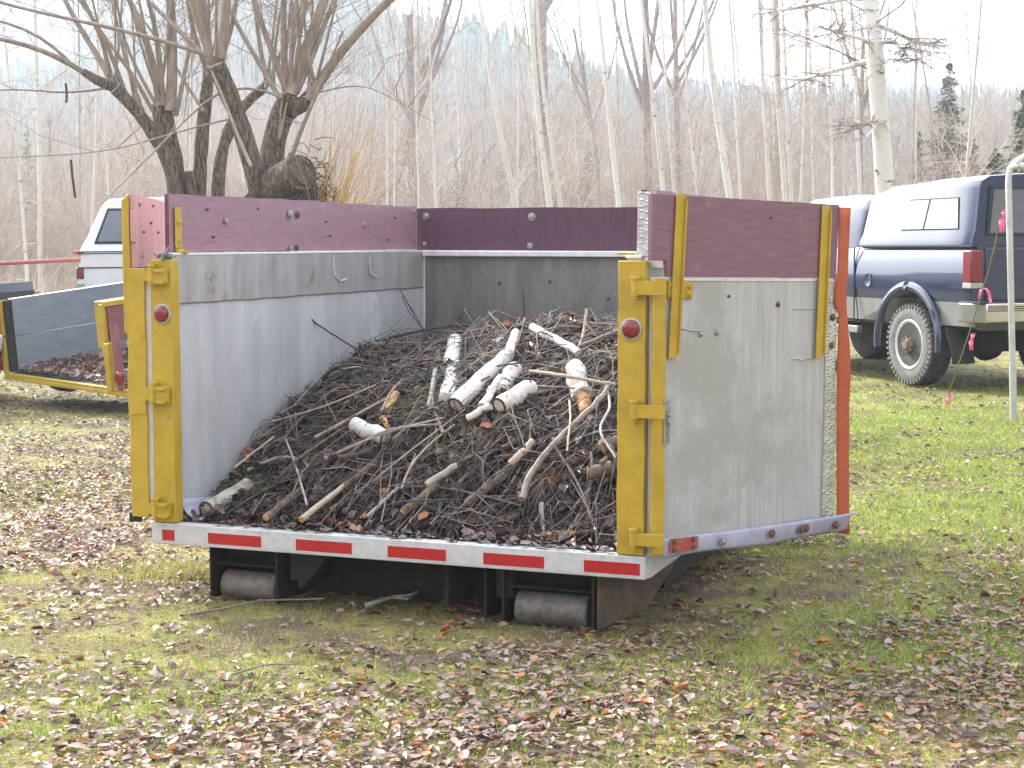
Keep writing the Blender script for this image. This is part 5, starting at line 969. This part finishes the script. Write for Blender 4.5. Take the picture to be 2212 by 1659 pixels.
S2 = [([(458, 135), (440, 90), (425, 30), (410, -10)], 18, 11, -.2), ([(476, 130), (482, 80), (490, -10)], 24, 17, .1), ([(465, 125), (420, 105), (350, 88), (235, 55), (120, 38), (0, 5)], 10, 6, -.6), ([(455, 135), (400, 80), (350, 30), (310, -10)], 12, 7, .3), ([(480, 120), (500, 60), (512, -10)], 14, 9, .4), ([(620, 200), (600, 140), (570, 70), (545, -10)], 15, 10, -.2), ([(618, 205), (612, 100), (613, 0)], 17, 11, .2), ([(628, 205), (650, 130), (680, 60), (705, -15)], 30, 20, .2), ([(640, 200), (680, 110), (705, 40), (725, -10)], 16, 10, .5), ([(668, 215), (685, 180), (740, 105), (790, 50), (838, 0)], 24, 16, -.3), ([(660, 200), (700, 150), (760, 80), (840, 10)], 9, 6, .4), ([(605, 215), (570, 150), (530, 90), (500, 30)], 12, 7, .2), ([(640, 190), (650, 110), (640, 0)], 10, 7, -.5), ([(625, 356), (642, 300), (665, 246)], 11, 6, -.2), ([(655, 210), (720, 190), (790, 180), (825, 200)], 4, 2, -.3), ([(610, 210), (540, 180), (470, 190), (430, 230)], 6, 3, -.4), ([(530, 250), (430, 270), (330, 300), (250, 330), (130, 335)], 4, 2, -.7)]
def whipset(knobs):
    o = []
    for x, y in knobs:
        for _ in range(3): dx = rng.normal((x-420)*.12, 38); o.append(([(x+rng.normal(0, 6), y), (x+dx*.45, y*.6), (x+dx, -10)], rng.uniform(5, 9), 4, rng.normal(0, .5)))
    return o
S2 += whipset([(466, 135), (622, 208), (672, 200), (600, 300)])
wt2, wb2 = willow('willow_tree', 17.5, L2, S2, 'right willow stool with a thick leaning trunk and a sawn stump beside it')
b = MB(); a0 = at(600, 400, 17.3)-wb2; c0 = at(650, 372, 16.9)-wb2; b.tube([a0, (a0+c0)/2, c0], [.20, .20, .19], 16); sp = b.build('stump', 'willowbark', wt2, 0, 50)
dd_ = (c0-a0)/np.linalg.norm(c0-a0)+np.array([.9, -.3, .5]); b = MB(); b.lathe(c0, dd_, [(.15, -.03), (.135, .012), (.05, .016)], 18); b.build('sawn_face', 'gusset', sp)
P0 = wb2+a0+rng.normal(0, .16, (500, 3))+np.array([.25, -.15, -.08]); V, Fc = twigs(P0-wb2, P0-wb2+rng.normal(0, .12, (500, 3))+np.array([0, 0, -.05]), .008, .2); npmesh('shaggy_bark', V, Fc, 'willowbark', wt2)['kind'] = 'stuff'
P1 = wb2+np.array([at(500, 425, 17.2)-wb2]); 
# grey pole leaning in the right willow
b = MB(); q = smooth([at(453, 143, 17.0), at(492, 235, 16.9), at(520, 310, 16.9), at(543, 360, 16.8)], 12); b.tube(q, np.linspace(.012, .020, 12), 8); tag(b.build('leaning_pole', 'paleStick'), 'smooth grey pole caught slantwise in the right willow', 'pole')
for (p, lb) in (([(153, 345), (156, 380), (163, 428)], 'dark stick hanging from a willow whip above the white pickup'), ([(142, 180), (145, 205), (143, 222)], 'short dark stick hanging below the far left willow whip')):
    b = MB(); b.tube(smooth([at(x, y, 17.6) for x, y in p], 8), .014, 6); tag(b.build('hanging_stick', 'darkstick', None), lb, 'stick')
# yellow whips right of the stump
ysb = gnd(700, 640); ysb = at(700, 432, 17.2); ysb[2] = 0; yw = empty('willow_shoots', ysb, label='fan of yellow willow whips sprouting right of the stump', cat='shrub'); P0, P1 = [], []
for i in range(70):
    x0 = rng.uniform(672, 715); top = rng.uniform(190, 380); x1 = x0+rng.normal(75, 75); P0.append(at(x0, 425, 17.2)-ysb-np.array([0, 0, .5])); P1.append(at(x1, top, 17.2+rng.normal(0, .5))-ysb)
P0, P1 = np.array(P0), np.array(P1); V, Fc = twigs(P0, P1, .006, .06, .25); npmesh('whips', V, Fc, 'yshoot', yw)

# conifers
def conifer(name, x, ytop, d, halfw, label, group=None, dens=1.0, htot=None):
    top = at(x, ytop, d); h = top[2]; base = np.array([top[0], d, 0]); rt = empty(name, base, label=label, cat='conifer', group=group)
    b = MB(); b.tube([(0, 0, -.1), (0, 0, h*.5), (0, 0, h)], [.02*h, .012*h, .01], 8); b.build('trunk', 'graybark', rt)
    nb = int(300*dens); t = rng.uniform(.04, 1, nb)**.85; z = h*(1-t)*.93+h*.06; z = h-(h*.97)*t; a = rng.uniform(0, 2*np.pi, nb); Lb = halfw*t*rng.uniform(.5, 1.15, nb)+.02; k = 20
    u = rng.uniform(.12, 1, (nb, k)); ang = a[:, None]+rng.normal(0, .13, (nb, k)); rr = Lb[:, None]*u; P = np.stack([np.cos(ang)*rr, np.sin(ang)*rr, z[:, None]-.28*rr+.16*rr**2/np.maximum(Lb[:, None], .2)+rng.normal(0, .02*h/6, (nb, k))], -1).reshape(-1, 3)
    N = len(P); s = halfw*.085*rng.uniform(.5, 1.3, N)*(.35+.65*np.repeat(t, k)); dr = np.stack([np.cos(np.repeat(a, k)), np.sin(np.repeat(a, k)), -.3+rng.normal(0, .3, N)], 1)+rng.normal(0, .5, (N, 3)); dr /= np.linalg.norm(dr, axis=1)[:, None]; sd = np.cross(dr, rng.normal(0, 1, (N, 3))); sd /= np.linalg.norm(sd, axis=1)[:, None]
    V = np.stack([P-dr*s[:, None], P+sd*s[:, None]*.35, P+dr*s[:, None]*1.2, P-sd*s[:, None]*.35], 1).reshape(-1, 3); Fc = np.arange(N*4).reshape(-1, 4); npmesh('crown', V, Fc, 'conifer', rt, rnd=np.repeat(rng.uniform(0, 1, N), 4)); return rt
conifer('spruce_tree', 2051, 105, 62, 2.0, 'tall pointed spruce standing hazy against the sky at the right', dens=1.5)
for x, y, d, hw, lb in ((2215, 165, 46, 1.7, 'dark bushy conifer at the right picture edge'), (2150, 300, 44, 1.5, 'low green conifer above the roof of the blue truck'), (2260, 130, 48, 2.2, 'tall conifer mostly outside the right edge'), (1985, 262, 64, 1.1, 'small hazy conifer left of the tall spruce'), (2105, 270, 58, 1.1, 'small hazy conifer right of the tall spruce')): conifer('spruce_tree', x, y, d, hw, lb, dens=1.2)
for i in range(12):
    conifer('young_spruce', [60, 250, 380, 505, 530, 820, 870, 980, 1080, 1270, 1330, 1500, 1620, 1700, 1780, 1900, 1940, 10, 1130, 720][i]+rng.normal(0, 8), rng.uniform(330, 410) if i % 3 else rng.uniform(250, 330), rng.uniform(70, 84), rng.uniform(1.0, 1.6), 'small dull green conifer deep in the bare thicket', 'small conifers deep in the thicket', .5)

# thicket: templates of bare shrubs baked into three masses of different tone, sunlight put into the pale one
def shrub(h, n):
    a = rng.uniform(0, 2*np.pi, n); sp = rng.uniform(.05, .5, n); p0 = np.stack([np.cos(a)*.2, np.sin(a)*.2, np.zeros(n)], 1); L = h*rng.uniform(.5, 1, n)
    p1 = p0+np.stack([np.cos(a)*np.sin(sp), np.sin(a)*np.sin(sp), np.cos(sp)], 1)*L[:, None]; P0, P1, RR = [p0], [p1], [np.full(n, .016)]
    for k, f, r in ((9, .34, .009), (3, .5, .006)):
        q0 = np.repeat(P0[-1], k, 0); q1 = np.repeat(P1[-1], k, 0); t = rng.uniform(.15, 1, (len(q0), 1)); b = q0+(q1-q0)*t; l = np.linalg.norm(q1-q0, axis=1)[:, None]; d = (q1-q0)/l+rng.normal(0, .5, (len(q0), 3)); d /= np.linalg.norm(d, axis=1)[:, None]
        P0.append(b); P1.append(b+d*l*f*rng.uniform(.5, 1.1, t.shape)); RR.append(np.full(len(b), r))
    return twigs(np.vstack(P0), np.vstack(P1), np.concatenate(RR), .07)
for mm, cnt, hr, lb in (('twig', 340, (3, 6.8), 'mauve brown mass of bare thicket twigs filling the woods'), ('darktwig', 45, (3, 6), 'darker bare twigs scattered through the woods'), ('aspen', 26, (4, 8), 'pale bare shrubs in the woods, sunlight put into their colour')):
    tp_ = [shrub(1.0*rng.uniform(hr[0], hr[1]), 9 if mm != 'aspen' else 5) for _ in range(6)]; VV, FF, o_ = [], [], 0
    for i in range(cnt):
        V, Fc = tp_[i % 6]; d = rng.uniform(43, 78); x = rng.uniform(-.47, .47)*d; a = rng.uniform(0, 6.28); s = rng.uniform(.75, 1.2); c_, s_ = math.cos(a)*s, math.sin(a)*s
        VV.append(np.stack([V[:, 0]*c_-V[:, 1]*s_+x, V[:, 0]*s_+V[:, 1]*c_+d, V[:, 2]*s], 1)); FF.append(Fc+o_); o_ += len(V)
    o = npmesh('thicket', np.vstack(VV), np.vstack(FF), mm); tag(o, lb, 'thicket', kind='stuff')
# dark orange leaf litter and low brush at the foot of the woods
N = 9000; q = np.stack([rng.uniform(-.42, .42, N), rng.uniform(30, 80, N), rng.uniform(0, .9, N)**2], 1); q[:, 0] *= q[:, 1]; V, Fc = twigs(q, q+rng.normal(0, .4, (N, 3))+np.array([0, 0, .5]), .012, .1); o = npmesh('undergrowth', V, Fc, 'twig'); tag(o, 'low tangled brown undergrowth along the foot of the woods', 'undergrowth', kind='stuff')

# hills
def hill(name, prof, d0, d1, m, label, rough_):
    nu, nv = 160, 26; xs = np.linspace(prof[0][0], prof[-1][0], nu); ys = np.interp(xs, [p[0] for p in prof], [p[1] for p in prof]); V = []
    for j in range(nv+8):
        t = min(j/(nv-1), 1.0); d = d0+(d1-d0)*j/(nv-1)
        for i in range(nu):
            tpz = at(xs[i], ys[i], d1); z = tpz[2]*(t**1.3) if j < nv else tpz[2]*(1-.12*(j-nv+1)); xw = tpz[0]*(d/d1); z += rough_*snoise(xw, d, .05, 5)*math.sin(min(t, 1)*math.pi*.9); V.append((xw, d, z-1 if j == 0 else z))
    i = np.arange(nv+7)[:, None]*nu+np.arange(nu-1)[None]; Fc = np.stack([i, i+1, i+nu+1, i+nu], -1).reshape(-1, 4); V = np.array(V); o = npmesh(name, V, Fc, m, smooth=True); tag(o, label, 'hill', kind='structure'); return V.reshape(nv+8, nu, 3)
mh = mat('wooded_hillside', (.17, .125, .105), (.30, .235, .20), scale=.05, rough=1, bump=1, bscale=.6, bdist=1.5, c3=(.035, .055, .032), s3=.03, f3=.5)
mm_ = mat('far_mountain_forest', (.004, .025, .055), (.008, .04, .085), scale=.02, rough=1, bump=1, bscale=.3, bdist=2)  # hazy blue of distance put into the forest colour
g1 = hill('hill', [(-500, 200), (0, 200), (150, 190), (350, 70), (550, -30), (760, 10), (900, 70), (1080, 105), (1200, 160), (1400, 225), (1600, 250), (1900, 262), (2300, 270), (2800, 262)], 110, 330, mh, 'hazy brown wooded hillside with a ridge falling to the right', 2.0)
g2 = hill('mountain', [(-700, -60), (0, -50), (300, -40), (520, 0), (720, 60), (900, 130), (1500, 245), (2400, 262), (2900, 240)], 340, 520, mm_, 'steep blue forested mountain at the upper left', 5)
def spikes(name, G, N, hmin, hmax, label, jmin=.3, cm='conifer'):
    nj, ni = G.shape[:2]; j = rng.uniform(jmin*nj, nj-8.5, N); i = rng.uniform(0, ni-1.01, N); j0, i0 = j.astype(int), i.astype(int); fj, fi = (j-j0)[:, None], (i-i0)[:, None]
    P = G[j0, i0]*(1-fj)*(1-fi)+G[j0+1, i0]*fj*(1-fi)+G[j0, i0+1]*(1-fj)*fi+G[j0+1, i0+1]*fj*fi; h = rng.uniform(hmin, hmax, N); w_ = h*rng.uniform(.11, .19, N); V = []; Fc = []; S = 5
    ang = np.arange(S)*2*np.pi/S; tiers = ((0.05, 1.0, .5), (.32, .72, .75), (.58, .45, 1.0)); V = np.zeros((N, 3*(S+1), 3))
    for k, (zb, ww_, zt) in enumerate(tiers):
        o = k*(S+1); jt = rng.uniform(.6, 1.25, (N, S)); V[:, o:o+S, 0] = P[:, :1]+np.cos(ang)*w_[:, None]*ww_*jt; V[:, o:o+S, 1] = P[:, 1:2]+np.sin(ang)*w_[:, None]*ww_*jt; V[:, o:o+S, 2] = P[:, 2:]+h[:, None]*(zb-.04*jt); V[:, o+S] = P; V[:, o+S, 2] += h*zt
        Fc += [(o+q, o+(q+1) % S, o+S) for q in range(S)]
    F_ = (np.array(Fc)[None]+(np.arange(N)*3*(S+1))[:, None, None]).reshape(-1, 3); o = npmesh(name, V.reshape(-1, 3), F_, cm, rnd=np.repeat(rng.uniform(0, .8, N), 3*(S+1))); tag(o, label, 'forest', kind='stuff')
spikes('far_conifers', g1, 5200, 3, 8.5, 'hazy conifers covering the hillside and its ridge', .35)
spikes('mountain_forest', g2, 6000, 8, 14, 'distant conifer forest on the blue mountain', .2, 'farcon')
# bare woods on the lower hillside
N = 9000; j = rng.uniform(0, 17, N); i = rng.uniform(0, 158, N); P = g1[j.astype(int), i.astype(int)]+np.stack([rng.uniform(-1, 1, N), rng.uniform(0, 6, N), np.zeros(N)], 1); V, Fc = twigs(P, P+np.stack([rng.normal(0, .8, N), rng.normal(0, .8, N), rng.uniform(6, 13, N)], 1), .07, .03); o = npmesh('far_woods', V, Fc, 'tanbark'); tag(o, 'pale bare trunks of the woods on the lower hillside', 'woods', kind='stuff')

nv_, nu_ = 8, 80; V = []  # unseen rise added round the viewer to hold back low sky light
for j in range(nv_):
    for i in range(nu_):
        a = R(68)+R(224)*i/(nu_-1); rr = 70+9*j; V.append((math.sin(a)*rr, math.cos(a)*rr, (-.6 if j == 0 else 0)+(24+5*snoise(i*.3, 0., 1, 8))*(j/(nv_-1))**.8+.8*rng.normal()))
i = np.arange(nv_-1)[:, None]*nu_+np.arange(nu_-1)[None]; o = npmesh('hill', np.array(V), np.stack([i, i+nu_, i+nu_+1, i+1], -1).reshape(-1, 4), mh, smooth=True); tag(o, 'unseen wooded rise added behind and beside the viewer to block sky light', 'hill', kind='structure')
# ------------------------------------------------------------------ haze
hz = MB().box(-420, 420, -30, 640, -1.5, 96).build('haze', 'black', None, 0, 0); tag(hz, 'bright thin autumn haze in the valley air', 'haze', kind='stuff')
hm = bpy.data.materials.new('valley_haze'); hm.use_nodes = True; t = hm.node_tree; t.nodes.clear(); ov = t.nodes.new('ShaderNodeOutputMaterial'); pv = t.nodes.new('ShaderNodeVolumePrincipled')
pv.inputs['Color'].default_value = (.78, .88, 1, 1); pv.inputs['Density'].default_value = .0012; pv.inputs['Anisotropy'].default_value = .4; t.links.new(pv.outputs[0], ov.inputs['Volume'])
hz.data.materials.clear(); hz.data.materials.append(hm)
